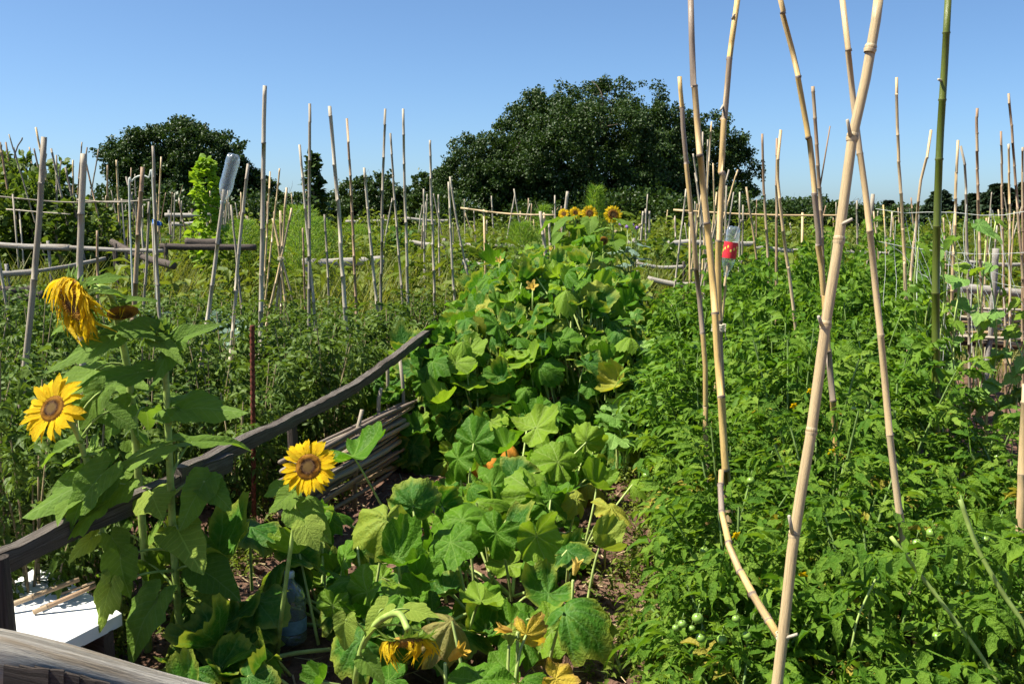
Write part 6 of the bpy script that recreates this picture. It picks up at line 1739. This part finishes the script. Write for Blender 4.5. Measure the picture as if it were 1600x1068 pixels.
# ================================================================== bottles
def lathe(prof, n=28, tw=0.0):
    V, Q = [], []
    for (r, z) in prof:
        for j in range(n): V.append((r * math.cos(j * 2 * math.pi / n), r * math.sin(j * 2 * math.pi / n), z))
    for i in range(len(prof) - 1):
        for j in range(n): Q.append((i * n + j, i * n + (j + 1) % n, (i + 1) * n + (j + 1) % n, (i + 1) * n + j))
    A = np.zeros((len(V), 3)); return np.array(V), np.array(Q), None, A
def petaloid(V, zlim, amp, n):
    V = V.copy(); a = np.arctan2(V[:, 1], V[:, 0]); k = V[:, 2] < zlim
    V[k, 2] += amp * (1 + np.cos(5 * a[k])) * .5 * np.clip(np.hypot(V[k, 0], V[k, 1]) / .03, 0, 1); return V
def bottle(label, base_pos, axis, s, mat, cap=False, label_band=None, name='plastic_bottle', dent=0.0):
    """axis: direction from the bottle's bottom to its neck"""
    prof = [(.0, .004), (.02, .0), (.034, .004), (.041, .025), (.0425, .05)]
    for k in range(5): prof += [(.0425, .07 + k * .018), (.0395, .078 + k * .018)]
    prof += [(.0425, .17), (.0425, .20), (.039, .225), (.030, .255), (.018, .282), (.0135, .292), (.0135, .315)]
    V, Q, T, A = lathe(prof)
    V = petaloid(V, .02, .016, 28)
    if dent: V[:, 0] += dent * np.sin(V[:, 2] * 28) * .5; V[:, 1] *= 1 - dent * 6 * np.exp(-((V[:, 2] - .15) / .05) ** 2)
    root = empty(name, base_pos, label, 'bottle')
    z = Vector(axis).normalized(); M = orient((0, 0, 0), z.orthogonal(), z, s)
    g = Geo(); g.add(V, Q, T, A)
    body = link('body', g.mesh('body', [MT[mat]]), root, M=M)
    rim = Geo(); rim.add(*lathe([(.0145, .296), (.0175, .296), (.0175, .301), (.0145, .301)], 20)); link('neck_ring', rim.mesh('neck_ring', [MT[mat]]), body)
    if cap:
        c = Geo(); c.add(*lathe([(.0, .32), (.015, .32), (.0155, .305), (.015, .300)], 20)); link('cap', c.mesh('cap', [MT['cap']]), root, M=M)
    if label_band:
        c = Geo(); c.add(*lathe([(.0435, label_band[0])] + [(.0438, label_band[0] + (label_band[1] - label_band[0]) * k / 4) for k in range(1, 4)] + [(.0435, label_band[1])])); sl_ = link('sleeve', c.mesh('sleeve', [MT['red_label']]), root, M=M)
        for k in range(14):
            a = k * .45; p = Vector((math.cos(a) * .0441, math.sin(a) * .0441, label_band[0] + .03 + .012 * (k % 3)))
            d = Geo(); u = Vector((-math.sin(a), math.cos(a), 0)); w_ = .006
            vv = [p + u * w_ * math.cos(t) + Vector((0, 0, w_ * 1.6 * math.sin(t))) for t in np.linspace(0, 6.283, 9)[:-1]] + [p + Vector((math.cos(a), math.sin(a), 0)) * .0012]
            d.add([v[:] for v in vv], None, [(i, (i + 1) % 8, 8) for i in range(8)]); link('printed_mark', d.mesh('printed_mark', [MT['yellow_print']]), sl_)
    return root
def bottle_px(label, bottom, neck, Y, mat, dY=0, **kw):
    a, b = P(bottom[0], bottom[1], Y), P(neck[0], neck[1], Y + dY)
    return bottle(label, a, b - a, (b - a).length / .315, mat, **kw)
bottle_px('clear crumpled plastic bottle upturned on the leaning grey stake', (366, 240), (347, 319), 6.3, 'clear', dent=.006)
bottle_px('clear bottle with a red printed sleeve upturned on a cane by the tied group', (1147, 353), (1134, 432), 5.6, 'clear', label_band=(.10, .20))
bottle_px('small clear bottle tilted on a stick among the dark sunflower leaves', (944, 422), (958, 456), 9.3, 'clear', cap=False)
cane('thin stick that carries the small tilted bottle', [(954, 448), (958, 465), (964, 500)], 3, 'cane_grey', 9.32, None)
cane('thin cane that carries the bottle with the red sleeve', [(1138, 410), (1131, 450), (1126, 500)], 4.5, 'cane_tan', 5.62, None)
bottle_px('small whitish bottle hanging behind the tilted bottle', (984, 446), (983, 462), 9.6, 'clear', label_band=(.10, .20))
# big water bottle standing in the squash leaves
prof = [(0, .0), (.07, .0), (.078, .008)]
for k in range(7): prof += [(.080, .02 + k * .03), (.0775, .032 + k * .03), (.080, .044 + k * .03)]
prof += [(.078, .245), (.066, .275), (.045, .30), (.026, .318), (.024, .345)]
wb = empty('water_bottle', gp(455, 1000, 0.0), 'large ribbed bluish water bottle standing in the shade of sunflower leaves', 'bottle')
wb.location = gp(455, 1000, 0.02); wb.scale = (.78, .78, .78)
g = Geo(); g.add(*lathe(prof)); bo = link('body', g.mesh('body', [MT['clear_blue']]), wb)
g = Geo(); g.add(*lathe([(0, .37), (.024, .37), (.027, .365), (.027, .34), (.024, .338)], 22)); link('cap', g.mesh('cap', [MT['cap']]), wb)
g = Geo(); g.add(*lathe([(.0806, .06), (.0812, .075), (.0812, .115), (.0806, .13)])); link('label_band', g.mesh('label_band', [MT['band']]), wb)

# ================================================================== netting
nt_ = empty('string_net', (P(1540, 560, 6.4).x, 6.4, 0), 'white string net strung for the bean vines past the green bamboo', 'net')
g = Geo(); rk = random.Random(3)
def string(a, b, r=.0014, wig=.012):
    m = 6; pts = [a.lerp(b, i / m) + Vector((rk.uniform(-wig, wig), rk.uniform(-wig, wig), rk.uniform(-wig, wig) - (0.02 if 0 < i < m else 0))) for i in range(m + 1)]
    g.add(*tube(local(pts, nt_), r, 4, False))
for k in range(13):
    px = 1385 + k * 20
    string(P(px + rk.uniform(-8, 8), rk.uniform(318, 350), 6.4), P(px + rk.uniform(-15, 15), rk.uniform(500, 640), 6.3))
for k in range(12):
    a = rk.uniform(1380, 1560)
    string(P(a, rk.uniform(320, 420), 6.4), P(a + rk.uniform(40, 110), rk.uniform(400, 600), 6.35))
for (a, b) in [((1370, 326), (1610, 330)), ((1370, 380), (1610, 395))]:
    string(P(a[0], a[1], 6.4), P(b[0], b[1], 6.4), .002)
link('strings', g.mesh('strings', [MT['net_white']]), nt_)
# teal netting over a low bed
tn = empty('teal_net', (Xat(335, 11.3), 11.3, 0), 'dark teal garden netting draped over a low bed by the leaning stakes', 'net')
g = Geo()
def tz(u): return .52 * (1 - abs(u) ** 3)
x0, x1 = Xat(255, 11.3) - tn.location.x, Xat(420, 11.3) - tn.location.x
for i in range(46):
    x = x0 + (x1 - x0) * i / 45
    g.add(*tube([(x + .03 * math.sin(v * 4 + i), v * .55, max(.0, tz(v) + .03 * math.sin(i * .9 + v * 3))) for v in np.linspace(-1, 1, 9)], .004, 3, False))
for v in np.linspace(-1, 1, 26):
    g.add(*tube([(x, v * .55, max(0, tz(v) + .03 * math.sin(x * 6 + v * 3))) for x in np.linspace(x0, x1, 10)], .004, 3, False))
link('mesh_net', g.mesh('mesh_net', [MT['net_teal']]), tn)
